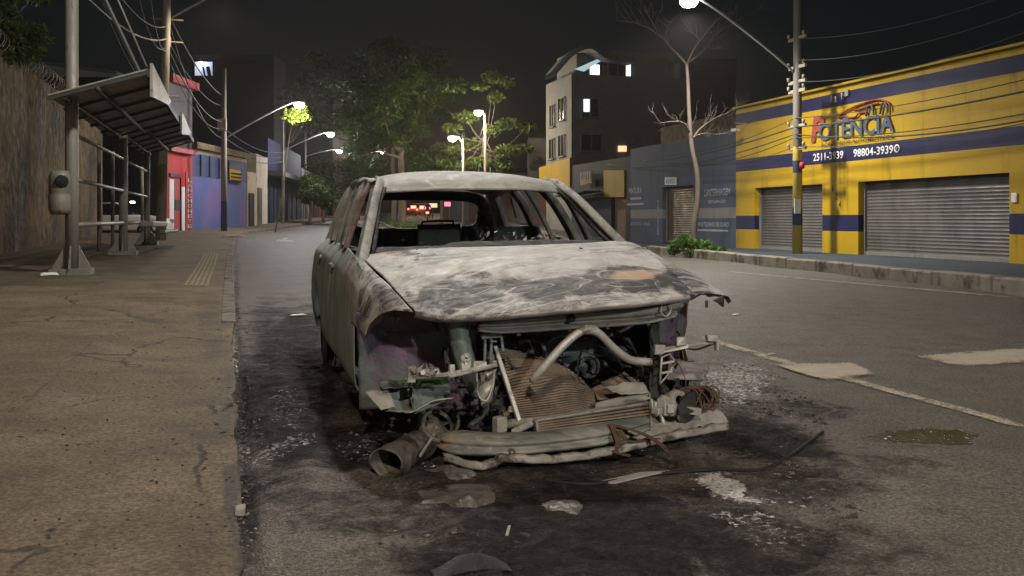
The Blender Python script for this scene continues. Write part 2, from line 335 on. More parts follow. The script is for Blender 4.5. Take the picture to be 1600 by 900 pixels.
def walk_mat(name, a, b, c2, attrs=True, scale=1.):
    n = NT(name); mid = n.noise(1.6*scale, 7, .62, .4); fine = n.noise(48, 4, .75)
    c = n.ramp(mid, [(.3, a), (.52, b), (.72, c2)])
    c = n.mix(n.rng(n.noise(.55, 7, .7, .5), .5, .68, 0, .6), c, tuple(x*.48 for x in a))
    c = n.mix(n.rng(fine, .36, .62), c, n.mix(1., c, (.50, .48, .46), 'MULTIPLY'))
    c = n.mix(n.rng(n.noise(19, 6, .75), .5, .7, 0, .5), c, n.mix(1., c, (.55, .53, .5), 'MULTIPLY'))
    c = n.mix(n.rng(n.noise(70, 2, .7), .68, .76, 0, .55), c, (.03, .028, .025))
    c = n.mix(n.rng(n.noise(90, 2, .7, 0, n.map(loc=(4, 1, 0))), .69, .77, 0, .6), c, (.36, .32, .26))
    wv = n.t.nodes.new('ShaderNodeVectorMath'); wv.operation = 'ADD'; n.lk(n.map((1, .8, .1)), wv.inputs[0]); nz_ = n.t.nodes.new('ShaderNodeTexNoise'); n.lk(n.co, nz_.inputs['Vector']); nz_.inputs['Scale'].default_value = 2.5; nz_.inputs['Detail'].default_value = 6; sc_ = n.t.nodes.new('ShaderNodeVectorMath'); sc_.operation = 'SCALE'; n.lk(nz_.outputs['Color'], sc_.inputs[0]); sc_.inputs['Scale'].default_value = .35; n.lk(sc_.outputs[0], wv.inputs[1])
    cr = n.math('MULTIPLY', n.rng(n.vor(.55, 'DISTANCE_TO_EDGE', wv.outputs[0]), .002, .012, 1, 0), n.rng(n.noise(.8, 3), .46, .56))
    c = n.mix(n.math('MULTIPLY', cr, .9), c, (.022, .019, .015))
    if attrs:
        k = n.rng(n.math('ADD', n.attr('burn'), n.math('MULTIPLY', n.math('SUBTRACT', n.noise(7, 8, .75, .8), .5), .9)), .35, .75)
        c = n.mix(n.math('MULTIPLY', k, .85), c, (.04, .036, .031))
    n.bump(n.math('SUBTRACT', n.math('ADD', n.noise(30, 6, .75), n.math('MULTIPLY', fine, .6)), n.math('MULTIPLY', cr, 2)), .5, .010)
    return n.out(c, n.rng(fine, .3, .7, .7, .9), 0, .35)
M = {}
M['road'] = road_mat()
M['walk'] = walk_mat('pavement_concrete', (.092, .070, .044), (.148, .114, .072), (.205, .160, .102))
M['walk_far'] = walk_mat('painted_pavement', (.035, .055, .075), (.05, .075, .10), (.075, .095, .11), False, .6)
M['kerb'] = pm('kerb_concrete', (.16, .14, .11), (.27, .235, .185), 3, .85, c2=(.05, .045, .038), s2=2.2, t2=(.48, .66))
M['kerb_pale'] = pm('kerb_stone', (.095, .082, .066), (.165, .145, .115), 5, .85, c2=(.035, .03, .026), s2=4, t2=(.46, .62))
def paint_mat(name, a, b_, lo):
    n = NT(name); c = n.ramp(n.noise(6, 6, .6), [(.3, a), (.7, b_)]); c = n.mix(n.rng(n.noise(60, 3, .7), .5, .72, 0, .5), c, (.12, .105, .09)); n.out(c, .75, 0, .35); t = n.t.nodes.new('ShaderNodeBsdfTransparent'); mx = n.t.nodes.new('ShaderNodeMixShader'); o = n.t.nodes['Material Output']
    k = n.rng(n.math('ADD', n.math('MULTIPLY', n.attr('edge'), .6), n.math('MULTIPLY', n.math('SUBTRACT', n.math('ADD', n.math('MULTIPLY', n.noise(6, 8, .75, .5), .5), n.math('MULTIPLY', n.noise(55, 3, .7), .5)), .5), 2.4)), lo, lo+.45); n.lk(k, mx.inputs[0]); n.lk(t.outputs[0], mx.inputs[1]); n.lk(n.b.outputs[0], mx.inputs[2]); n.lk(mx.outputs[0], o.inputs[0]); return n.mat
M['paint'] = paint_mat('road_paint', (.27, .235, .18), (.36, .31, .24), -.10); M['paint_old'] = paint_mat('worn_road_paint', (.27, .235, .175), (.36, .31, .235), .30)
M['grass'] = pm('verge_grass', (.03, .06, .012), (.07, .12, .02), 8, .9)
tag(make_road(), kind='structure')

def pline(V, L, w):
    P = np.array([hit(*q, SZ)[:2] for q in L]); d = np.full(len(V), 9.); X = V[:, :2]+.03*np.stack([fbm(V*5, 3), fbm(V*5+4, 3)], -1)
    for a, c in zip(P, P[1:]): e = c-a; t = np.clip(((X-a)@e)/(e@e), 0, 1); d = np.minimum(d, np.linalg.norm(X-a-t[:, None]*e, axis=1))
    return np.exp(-(d/w)**2)
WALKMARK = [(330, 520, 30, 80, .5), (352, 640, 16, 110, .55), (300, 495, 60, 24, .35), (235, 500, 40, 8, .6, 10), (360, 780, 14, 90, .8), (150, 440, 140, 9, .4), (330, 425, 26, 40, .35), (60, 640, 40, 8, .3, -12)]
def make_walk_left():
    gy = spread(1.2, 340, .04, 8, (1.9, 8.0), 1.04); t = np.concatenate([[0, 0], spread(.0, 60, .035, 8, (.02, 3.0), 1.08)])
    Y, Tn = np.meshgrid(gy, t, indexing='ij'); base = kl(Y)
    near = sstep(14, 8, Y); rag = (.020*fbm(np.stack([Y*3, Y*0, Y*0], -1), 4)-.07*np.clip(fbm(np.stack([Y*1.9+40, Y*0, Y*0], -1), 4)-.12, 0, 1)-.02*np.clip(fbm(np.stack([Y*9, Y*0, Y*0], -1), 3), 0, 1))*near
    X = base-Tn+rag*(1-sstep(.02, .3, Tn)); Z = SZ(X, Y); Z[:, 0] = RZ(X[:, 0], Y[:, 0])-.12; Z[:, 1] -= .012*near[:, 1]
    V = np.stack([X, Y, Z], -1).reshape(-1, 3); nn = near.reshape(-1); tt = Tn.reshape(-1)
    up = sstep(0, .3, tt); V[:, 2] += nn*up*(.016*fbm(V*.9, 4)+.0035*fbm(V*8, 4)+.0016*fbm(V*23, 3))
    sel = V[:, 1] < 60; bm_ = np.zeros(len(V)); bm_[sel] = emask(V[sel], WALKMARK, 1.)
    bm_ = np.maximum(bm_, np.exp(-tt/.035)*(.5+.6*fbm(V*2.5, 4))*nn)
    for L in ([(0, 582), (60, 581), (95, 575), (150, 532), (205, 500)], [(95, 575), (62, 612), (20, 640), (0, 648)], [(330, 455), (285, 470), (215, 505)], [(0, 760), (70, 735), (130, 742), (220, 700), (290, 690)], [(205, 500), (290, 478), (355, 470)], [(20, 470), (120, 462), (240, 452), (350, 452)]): bm_[sel] = np.maximum(bm_[sel], pline(V[sel], L, .016)*.8)
    a, c = X.shape; I = np.arange(a*c).reshape(a, c)
    Q = np.stack([I[:-1, :-1], I[:-1, 1:], I[1:, 1:], I[1:, :-1]], -1).reshape(-1, 4)
    return fast('sidewalk', V, Q, M['walk'], smooth=True, attrs={'burn': bm_})
tag(make_walk_left(), kind='structure')
# kerb stones of the left pavement, from where the dropped kerb ends
b = MB(); y = 10.4
while y < 150:
    L = .98 if y < 46 else 3.0; y1 = y+L-.012
    p, q = np.array((kl(y)-.06, y)), np.array((kl(y1)-.06, y1)); z0, z1 = [float(RZ(r[0], r[1])+hk(r[1]))+.012+random.uniform(-.006, .006) for r in (p, q)]
    b.bar((p[0], p[1], z0-.1), (q[0], q[1], z1-.1), .15, .2); y += L
tag(b.build('kerb', M['kerb_pale'], bevel=.012), kind='structure')
# right pavement and its tall kerb
gy = spread(-8, 340, .5, 8, (8, 50)); t = np.array([0, .02, .3, .6, 1, 2, 3, 5, 8, 14, 30, 60.])
Y, Tn = np.meshgrid(gy, t, indexing='ij'); X = kr(Y)+.28+Tn; Z = RZ(X, Y)+.15+.004*Tn.clip(0, 4); Z[:, 0] -= .2
b = MB(); b.grid(np.stack([X, Y, Z], -1)); tag(b.build('sidewalk', M['walk_far'], loc=(0, 0, 0)), kind='structure')
b = MB(); y = -8.
while y < 150:
    L = random.uniform(1.25, 1.6) if y < 50 else 4.; y1 = y+L-.02
    p, q = [np.array((kr(r)+.15, r)) for r in (y, y1)]; z0, z1 = [float(RZ(r[0], r[1]))+(.235 if y < 30 else .17)+random.uniform(-.012, .012) for r in (p, q)]
    b.bar((p[0], p[1], z0-.16), (q[0], q[1], z1-.16), .3, .32); y += L
tag(b.build('kerb', M['kerb'], bevel=.025), kind='structure')
# median island beyond the car
def ax(Y, o=0): return 9.0+.10*(Y-52)+o
b = MB(); L_, R_ = [], []
for y in list(np.linspace(51.6, 53, 7))+list(np.arange(54, 140, 4)):
    w = 1.0*math.sqrt(max(0.02, 1-max(0, (53-y)/1.45)**2)); L_.append((ax(y)-w, y)); R_.append((ax(y)+w, y))
loop = L_+R_[::-1]
V = [(x, y, float(RZ(x, y))+.14) for x, y in loop]; n_ = len(L_)
for i in range(n_-1):
    a, c, d, e = L_[i], L_[i+1], R_[i+1], R_[i]
    b.prism([(p[0], p[1], float(RZ(*p))-.05) for p in (a, e, d, c)], (0, 0, .19))
tag(b.build('median', M['kerb_pale']), kind='structure')
def blades(n, f, hmin, hmax):
    P = np.array([f() for _ in range(n)]); th = RNG.random(n)*6.28; h = hmin+(hmax-hmin)*RNG.random(n); w = h*.16
    d = np.stack([np.cos(th), np.sin(th), np.zeros(n)], -1); le = RNG.normal(0, .35, (n, 3))*h[:, None]; le[:, 2] = h
    V = np.stack([P-d*w[:, None], P+d*w[:, None], P+le], 1).reshape(-1, 3); return V, np.arange(3*n).reshape(n, 3)
def _f():
    y = 52+RNG.random()**1.6*55; x = ax(y)+(RNG.random()*2-1)*.85*min(1, (y-51.6)/1.2); return (x, y, float(RZ(x, y))+.13)
V, F = blades(5000, _f, .06, .26); tag(fast('grass', V, F, M['grass'], loc=(9.8, 52, .6)), kind='stuff')

# painted markings: sheets 4 mm above the road
def sheet(name, polys, mat, dz=.004):
    b = MB()
    for P in polys:
        c = [gr(*q) for q in P]; k = 14
        A = np.array([[(1-u)*((1-v)*c[0]+v*c[1])+u*((1-v)*c[3]+v*c[2]) for v in np.linspace(0, 1, 5)] for u in np.linspace(0, 1, k)])
        A[..., 2] = RZ(A[..., 0], A[..., 1])+dz+.010*fbm(A*1.3, 4)*sstep(16, 7, A[..., 1])+.004; b.grid(A, 0, False)
    U, W_ = np.meshgrid(np.linspace(0, 1, 14), np.linspace(0, 1, 5), indexing='ij'); ed = np.minimum(np.minimum(W_, 1-W_)*4, np.minimum(U, 1-U)*9).clip(0, 1).ravel()
    return tag(b.build(name, mat, attrs={'edge': np.tile(ed, len(polys))}), kind='structure')
sheet('road_marking', [[(1064, 516), (1056, 523), (1690, 701), (1760, 706)]], M['paint_old'])
sheet('road_marking', [[(1205, 570), (1292, 598), (1368, 586), (1335, 567)]], M['paint'], .009)
sheet('road_marking', [[(1425, 557), (1500, 575), (1700, 560), (1700, 538)]], M['paint'])
sheet('road_marking', [[(1100, 420), (1100, 422), (1640, 473), (1640, 468)]], M['paint_old'])
sheet('road_marking', [[(432, 374), (428, 378), (462, 379), (458, 375)], [(445, 371), (438, 374), (446, 376), (453, 372)]], M['paint'])
# tactile strip in the pavement
b = MB()
A0, B0 = [hit(*q, SZ) for q in ((306, 447), (331, 395))]
for k in range(5):
    o = (k-2)*.075; P = [np.array((A0[0]+(B0[0]-A0[0])*t+o, A0[1]+(B0[1]-A0[1])*t, 0)) for t in np.linspace(0, 1, 24)]
    for i in range(23):
        p, q = P[i].copy(), P[i+1].copy(); p[2] = float(SZ(p[0], p[1]))+.004; q[2] = float(SZ(q[0], q[1]))+.004; e = (q-p); b.bar(p, q-e*.04, .045, .014)
M['tactile'] = pm('tactile_paving', (.16, .13, .08), (.24, .195, .115), 5, .85, c2=(.10, .085, .06), s2=2)
tag(b.build('tactile_paving', M['tactile']), kind='structure')
# ================================================================== THE BURNED CAR
ZO = -.07                                                  # it has sunk on its bare rims
CX = 1.49
M['hood'] = burnt('burnt_bonnet_metal', (.47, .465, .455), (.36, .358, .355), (.24, .242, .247), .2, (1, 1.3, 1), .1, .58, .3, True)
M['panel'] = burnt('burnt_panel_metal', (.42, .42, .40), (.30, .305, .295), (.18, .188, .188), .35, (1, 1, 1), .15, .62, .6, True)
M['door'] = burnt('burnt_door_metal', (.32, .36, .345), (.22, .26, .255), (.12, .155, .157), .35, (1, 2.2, .5), .2, .66, .6)
M['roof'] = burnt('burnt_roof_metal', (.39, .395, .375), (.30, .31, .295), (.20, .21, .207), .2, (1, 1.6, 1), .15, .58, .5)
M['pillar'] = burnt('burnt_pillar_metal', (.34, .34, .315), (.22, .23, .22), (.11, .12, .12), .3, (1.6, 1.6, .6), .15, .62, .8)
M['pillar_rust'] = burnt('rusted_pillar_metal', (.30, .24, .24), (.20, .155, .16), (.10, .08, .085), .5, (2, 2, 1), .15, .7, .8)
M['beam'] = burnt('burnt_beam_metal', (.225, .23, .205), (.145, .152, .138), (.08, .086, .08), .7, (.7, 2, 3), .3, .55, 1.1)
M['purple'] = pm('heat_tinted_metal', (.062, .045, .078), (.165, .115, .185), 3.2, .6, .2, c2=(.11, .155, .142), s2=2.6, t2=(.46, .6), bump=.5, bs=30, dist=.8)
M['teal'] = pm('scorched_teal_metal', (.09, .12, .115), (.19, .23, .21), 4, .6, .25, c2=(.05, .045, .055), s2=3.4, t2=(.5, .62), bump=.4, bs=34, dist=.6)
M['char'] = pm('charred_remains', (.012, .013, .0125), (.035, .036, .034), 6, .85, 0, c2=(.09, .09, .082), s2=9, t2=(.6, .7), bump=.9, bs=26, bd=.02)
M['charlight'] = pm('charred_cabin_parts', (.025, .042, .040), (.06, .085, .08), 7, .7, 0, c2=(.20, .23, .21), s2=13, t2=(.6, .7), bump=.8, bs=30, bd=.02)
M['fin'] = pm('rusty_radiator_fins', (.105, .082, .063), (.225, .18, .14), 9, .8, .1, c2=(.07, .05, .038), s2=4, t2=(.52, .66), bump=.6, bs=90)
M['alu'] = pm('scorched_aluminium', (.30, .295, .28), (.46, .45, .425), 9, .5, .35, c2=(.14, .12, .10), s2=7, t2=(.55, .66), bump=.4, bs=60)
M['bare'] = pm('bare_steel', (.28, .275, .26), (.44, .43, .40), 8, .5, .35, c2=(.10, .085, .07), s2=6, t2=(.54, .66), bump=.4, bs=50)
M['rust'] = pm('rusted_steel', (.055, .034, .025), (.12, .07, .048), 9, .85, .1, c2=(.03, .024, .02), s2=5, t2=(.5, .62), bump=.8, bs=40)
M['ashy'] = pm('ash_coated_sheet', (.18, .17, .155), (.31, .295, .272), 6, .75, .1, c2=(.09, .08, .07), s2=4.5, t2=(.54, .66), bump=.5, bs=34, dist=.6)
M['green'] = pm('melted_green_plastic', (.01, .035, .012), (.018, .075, .022), 9, .5)
M['black'] = pm('soot_and_shade_black', (.006, .006, .007), (.016, .016, .017), 8, .9)
car = thing('burned_car', 'burned-out grey hatchback with no glass, its stripped front end open', 'car', (CX, 6.4, 0.01))
def K(a): a = np.array(a, float); a[..., 2] += ZO; return a
def mir(a): a = np.array(a, float); a[..., 0] = 2*CX-a[..., 0]; return a
def dent(G, amp, sc, seed=0, ax=None):
    G = np.array(G, float); d = fbm(G*sc+seed, 4)*amp
    if ax is None: G[..., 2] += d; G[..., 0] += .6*fbm(G*sc+seed+9, 3)*amp
    else: G[..., ax] += d
    return G
def sheetobj(name, G, mat, parent=car, solid=.004, keep=None, attrs=None):
    b = MB(); b.grid(G, 0, True, keep); return b.build(name, mat, parent, solid=solid, attrs=attrs)

# bonnet: sagging, warped skin with a folded front lip
hx = np.array([[.66, 1.02, 1.49, 1.96, 2.285], [.68, 1.03, 1.49, 1.95, 2.28], [.71, 1.04, 1.49, 1.93, 2.255], [.745, 1.02, 1.49, 1.92, 2.225], [.79, .965, 1.49, 1.92, 2.20]])
hy = np.array([[5.55, 5.47, 5.44, 5.46, 5.54], [5.27, 5.22, 5.20, 5.22, 5.28], [4.95, 4.90, 4.88, 4.91, 4.98], [4.68, 4.58, 4.55, 4.58, 4.70], [4.45, 4.31, 4.23, 4.26, 4.39]])
hz = np.array([[.995, 1.03, 1.042, 1.055, 1.07], [.955, 1.005, 1.025, 1.035, 1.045], [.905, .955, .98, .99, .985], [.84, .868, .90, .92, .91], [.768, .752, .79, .81, .822]])
G = K(cgrid(np.stack([hx, hy, hz], -1), 96, 120))
v = np.linspace(0, 1, 96)[:, None]; u = np.linspace(0, 1, 120)[None]
wv = np.sin(v*3.14)**.7*np.sin(u*3.14)**.5
G[..., 2] += wv*(.010*np.sin(v*13+u*3.1)+.016*fbm(G*np.array((1.5, 3.2, 1)), 3)+.008*fbm(G*5, 3))
G[..., 2] += .006*fbm(G*np.array((4, 1, 1))+5, 3)*sstep(.8, 1, v)
lip = np.stack([G[-1]+np.array((0, .004, -.012)), G[-1]+np.array((0, .035, -.028)), G[-1]+np.array((0, .09, -.030))])
G = np.concatenate([G, lip]); Vh = G.reshape(-1, 3)
HB = [(760, 458, 120, 24, 1, -6), (900, 446, 160, 20, 1, -8), (1010, 442, 80, 17, .8, -6), (720, 440, 70, 18, .6, -20), (1068, 440, 46, 20, 1.0, 22), (1095, 448, 30, 12, .7, 40), (1000, 384, 50, 7, .7, 12), (640, 470, 30, 18, .5, 40),
      (830, 412, 60, 6, .4, -8), (700, 404, 60, 7, .35, -3), (850, 480, 200, 9, .45, -6), (965, 395, 90, 7, .45, 6), (620, 394, 40, 7, .75, 8)]
HT = [(985, 430, 55, 11, 1, -4), (1090, 402, 40, 7, .6, 20), (610, 396, 34, 8, .7, 10), (940, 440, 60, 10, .5)]
HP = [(840, 405, 190, 22, .8, -6), (700, 430, 90, 14, .55, 12), (1020, 405, 90, 14, .7), (1040, 460, 40, 9, .5)]
at = lambda V: {'burn': emask(V, HB, 2.6, .8), 'tan': emask(V, HT, 2, .5), 'pale': emask(V, HP, 1.6, .8)}
hood = sheetobj('hood', G, M['hood'], attrs=at(Vh)); tag(hood, 'warped bonnet stripped to pale metal with sooty patches')
b = MB()                                                   # flakes of burnt matter and the bent washer jets on it
for px, py in ((628, 376), (648, 391), (908, 388), (655, 396), (1052, 430), (1040, 434)):
    p = onY(px, py, 5.2 if py < 400 else 4.62); b.add(p+RNG.normal(0, .012, (5, 3))*np.array((1.6, 1, .35)), [(0, 1, 2), (0, 2, 3), (0, 3, 4), (1, 2, 4)])
tag(b.build('paint_flakes', M['char'], hood), kind='stuff')

# front wings
fx = [[(.645, 5.60, 1.0), (.625, 5.60, .985), (.600, 5.60, .93), (.585, 5.60, .86), (.582, 5.60, .64)],
      [(.664, 5.30, .962), (.635, 5.30, .95), (.600, 5.30, .89), (.582, 5.30, .82), (.580, 5.30, .64)],
      [(.690, 5.0, .912), (.648, 5.0, .895), (.600, 5.0, .845), (.582, 4.99, .775), (.580, 5.02, .642)],
      [(.725, 4.74, .858), (.672, 4.75, .842), (.620, 4.78, .80), (.588, 4.81, .735), (.583, 4.84, .636)],
      [(.782, 4.455, .768), (.705, 4.55, .770), (.648, 4.63, .742), (.606, 4.69, .690), (.590, 4.735, .628)]]
fxr = [[(2.315, 5.60, 1.07), (2.335, 5.60, 1.055), (2.37, 5.60, .97), (2.39, 5.60, .88), (2.395, 5.60, .64)],
       [(2.292, 5.30, 1.045), (2.33, 5.30, 1.025), (2.372, 5.30, .955), (2.392, 5.30, .86), (2.395, 5.30, .65)],
       [(2.266, 5.0, .985), (2.315, 5.0, .97), (2.365, 4.99, .92), (2.392, 4.97, .85), (2.40, 4.95, .76)],
       [(2.236, 4.70, .912), (2.292, 4.71, .905), (2.352, 4.73, .878), (2.392, 4.74, .835), (2.405, 4.74, .79)],
       [(2.21, 4.39, .822), (2.285, 4.43, .82), (2.35, 4.465, .808), (2.39, 4.49, .792), (2.405, 4.50, .775)]]
FM = [(610, 470, 26, 22, .6, 30), (590, 440, 20, 26, .55), (570, 470, 14, 30, .6), (560, 400, 20, 10, .5), (640, 485, 24, 6, .5)]
def wing(mirror):
    fc = np.array(fxr if mirror else fx, float)
    if mirror: fc[:, 0] += (-.03, 0, -.012); fc[2:, 2:, 0] += .03; fc[3:, 2:, 0] += .03
    G = K(cgrid(fc, 50, 40))
    G = dent(G, .009, 3.1, 2+5*mirror); o = sheetobj('fender', G, M['panel'], attrs={'burn': emask(G.reshape(-1, 3), FM if not mirror else [(1068, 440, 46, 20, .8, 22), (1100, 450, 26, 8, .6, 40)], 2.4, .7), 'tan': emask(G.reshape(-1, 3), HT if mirror else [(600, 400, 20, 8, .5)], 2), 'pale': emask(G.reshape(-1, 3), [(600, 425, 40, 30, .6)] if not mirror else [(1090, 430, 50, 40, .6)], 2)})
    # torn inner edge under the wing tip
    b = MB(); e = G[-1]; f = e+(np.array((.012, .05, -.035)) if not mirror else np.array((-.008, .02, -.014))); f[:, 2] += .022*fbm(f*22, 3); b.grid(np.stack([e, f]), 0, False); b.build('torn_edge', M['rust'], o)
    return o
wing(0); wing(1)

# doors and rear quarters
def side(y0, y1, mirror, name, mat, arch=None, seed=0):
    st = np.array([5.1, 5.5, 6.0, 6.5, 7.0, 7.5, 8.0, 8.35, 8.6]); cols = dict(
        bx=[.632, .636, .655, .665, .672, .680, .70, .74, .86], bz=[.93, .985, 1.02, 1.03, 1.035, 1.04, 1.045, 1.05, 1.05],
        sx=[.583, .583, .588, .592, .592, .588, .592, .62, .74], sz=[.80, .845, .885, .905, .925, .935, .94, .94, .94],
        mx=[.579, .579, .579, .580, .578, .566, .566, .60, .72], mz=[.62]*9, lx=[.592, .594, .598, .60, .60, .595, .60, .64, .76], lz=[.315, .318, .32, .325, .33, .335, .34, .36, .38])
    Y = np.linspace(y0, y1, max(6, int((y1-y0)*26)))
    def f(k): return np.interp(Y, st, cols[k])
    R = [np.stack([f('bx'), Y, f('bz')], -1), np.stack([f('bx')*.35+f('sx')*.65, Y, f('bz')*.45+f('sz')*.55], -1), np.stack([f('sx'), Y, f('sz')-.01], -1), np.stack([f('mx'), Y, f('mz')+.12], -1), np.stack([f('mx'), Y, f('mz')-.08], -1), np.stack([f('lx'), Y, f('lz')], -1), np.stack([f('lx')+.06, Y, f('lz')-.03], -1)]
    G = K(cgrid(np.stack(R, 1), len(Y), 44))
    if mirror: G = mir(G)
    G = dent(G, .008, 2.4, seed, 0)
    k = (lambda c: (c[1]-arch[0])**2+(c[2]-arch[1])**2 > arch[2]**2) if arch else None
    return sheetobj(name, G, mat, keep=k)
for mr in (0, 1):
    o = side(5.105, 6.52, mr, 'front_door', M['door'], seed=1+mr); b = MB(); q = np.array((.577, 6.3, .83)); q2 = np.array((.577, 6.47, .83))
    q, q2 = (mir(q), mir(q2)) if mr else (q, q2); b.bar(q, q2, .02, .03); b.build('handle', M['panel'], o, bevel=.006)
    o = side(6.535, 7.33, mr, 'rear_door', M['door'], (7.62, .28, .37), seed=3+mr); b = MB(); q = np.array((.566, 7.1, .86)); q2 = np.array((.562, 7.26, .855))
    q, q2 = (mir(q), mir(q2)) if mr else (q, q2); b.bar(q, q2+np.array((0, 0, -.05)), .02, .028); b.build('handle', M['panel'], o, bevel=.006)
    side(7.345, 8.6, mr, 'rear_quarter', M['door'], (7.62, .28, .37), seed=5+mr)

# roof and pillars
rx = np.array([[.865, 1.15, 1.49, 1.83, 2.115], [.885, 1.15, 1.49, 1.83, 2.095], [.87, 1.15, 1.49, 1.83, 2.11], [.855, 1.15, 1.49, 1.83, 2.125], [.86, 1.15, 1.49, 1.83, 2.12], [.90, 1.15, 1.49, 1.83, 2.08]])
ry = np.array([[6.12]*5, [6.26]*5, [6.5]*5, [7.0]*5, [7.6]*5, [8.18]*5], float); ry[0] += np.array((.07, .01, 0, .01, .07)); ry[1] += np.array((.05, 0, 0, 0, .05))
rz = np.array([[1.372, 1.392, 1.398, 1.395, 1.378], [1.437, 1.470, 1.478, 1.474, 1.446], [1.462, 1.508, 1.52, 1.512, 1.47], [1.480, 1.533, 1.548, 1.536, 1.488], [1.475, 1.525, 1.54, 1.53, 1.482], [1.42, 1.465, 1.48, 1.465, 1.42]])
G = K(cgrid(np.stack([rx, ry, rz], -1), 70, 70)); G = dent(G, .010, 2.6, 4, 2)
sheetobj('roof', G, M['roof'], solid=.012)
def pillar(name, pts, w, d, mat, mirror, solid=True, par=None):
    P = K(curve(pts, 14)); P = mir(P) if mirror else P; P = P+np.stack([fbm(P*6+k, 3)*.006 for k in (1, 2, 3)], -1)
    b = MB()
    n = 16; th = np.arange(n)*2*math.pi/n; T = np.gradient(P, axis=0); T /= np.linalg.norm(T, axis=1)[:, None]
    vs = []
    W2 = np.interp(np.linspace(0, 1, 14), [0, .15, 1], [w[0]*1.25, w[0], w[1]])
    for i in range(14):
        a = np.array((0, 1., 0)); a -= T[i]*(a@T[i]); a /= np.linalg.norm(a); c = np.cross(T[i], a)
        sx = np.sign(np.cos(th))*np.abs(np.cos(th))**.32; sy = np.sign(np.sin(th))*np.abs(np.sin(th))**.32
        vs.append(P[i]+sx[:, None]*a*W2[i]/2+sy[:, None]*c*d/2*(1-.45*np.exp(-(sx[:, None]/.35)**2)))
    b.grid(np.array([np.concatenate([v, v[:1]]) for v in vs])); return b.build(name, mat, par or car)
for mr in (0, 1):
    a = pillar('windscreen_pillar', [(.635, 5.36, .91), (.735, 5.76, 1.14), (.805, 6.04, 1.31), (.868, 6.30, 1.425), (.885, 6.5, 1.45)], (.088, .088), .06, M['pillar'], mr)
    b = MB(); P = K(curve([(.735, 5.52, 1.0), (.79, 5.78, 1.145), (.852, 6.06, 1.315), (.905, 6.22, 1.40)], 16)); P = mir(P) if mr else P; P += np.stack([fbm(P*9+k, 3)*.006 for k in (4, 5, 6)], -1); b.tube(P, .014, 6)
    b.build('seal_flange', M['char'], a)
    pillar('roof_rail', [(.868, 6.28, 1.425), (.86, 6.8, 1.46), (.855, 7.4, 1.465), (.88, 8.15, 1.41)], (.06, .06), .06, M['roof'], mr)
    pillar('door_pillar', [(.66, 6.46, 1.0), (.70, 6.52, 1.13), (.78, 6.66, 1.33), (.845, 6.8, 1.45)], (.12, .10), .05, M['pillar'], mr)
    pillar('door_pillar', [(.672, 7.30, 1.02), (.71, 7.35, 1.14), (.78, 7.46, 1.33), (.84, 7.56, 1.45)], (.12, .11), .05, M['pillar_rust'] if mr else M['pillar'], mr)
    pillar('window_frame', [(.648, 6.18, 1.0), (.70, 6.25, 1.15), (.77, 6.34, 1.32), (.83, 6.46, 1.43)], (.075, .06), .035, M['pillar_rust'], mr)
    pillar('rear_pillar', [(.72, 8.12, 1.02), (.765, 8.12, 1.15), (.82, 8.10, 1.31), (.88, 8.06, 1.43)], (.30, .26), .06, M['pillar'], mr)
    pillar('window_frame', [(.672, 6.98, 1.02), (.71, 7.02, 1.14), (.78, 7.1, 1.32), (.84, 7.18, 1.44)], (.04, .04), .03, M['pillar'], mr)
    # belt rail inside the windows
    pillar('belt_rail', [(.70, 5.62, .985), (.70, 6.5, 1.005), (.71, 7.3, 1.015), (.76, 8.2, 1.02)], (.05, .05), .06, M['char'], mr)
# tailgate: a ring of metal round the window hole
def rr(cx, cz, w, h, n, p=4.):
    th = np.arange(n)*2*math.pi/n; c, s_ = np.cos(th), np.sin(th); return cx+w*np.sign(c)*np.abs(c)**(2/p), cz+h*np.sign(s_)*np.abs(s_)**(2/p)
n = 72; ox, oz = rr(CX, .95, .79, .50, n, 7); ix, iz = rr(CX+.0, 1.245, .575, .137, n, 4.5)
ox = CX+(ox-CX)*np.interp(oz, [.45, 1.0, 1.45], [1, 1, .79])
rows = []
for t in (0, .33, .66, 1): rows.append(np.stack([ox*(1-t)+ix*t, 8.28+.22*np.interp(oz*(1-t)+iz*t, [.45, 1.05, 1.45], [1.1, .9, -.35]), oz*(1-t)+iz*t], -1))
rows.append(rows[-1]+np.array((0, .05, 0))); G = K(np.array(rows)); G = np.concatenate([G, G[:, :1]], 1)
sheetobj('tailgate', dent(G, .006, 3, 8, 1), M['char'], solid=.03)
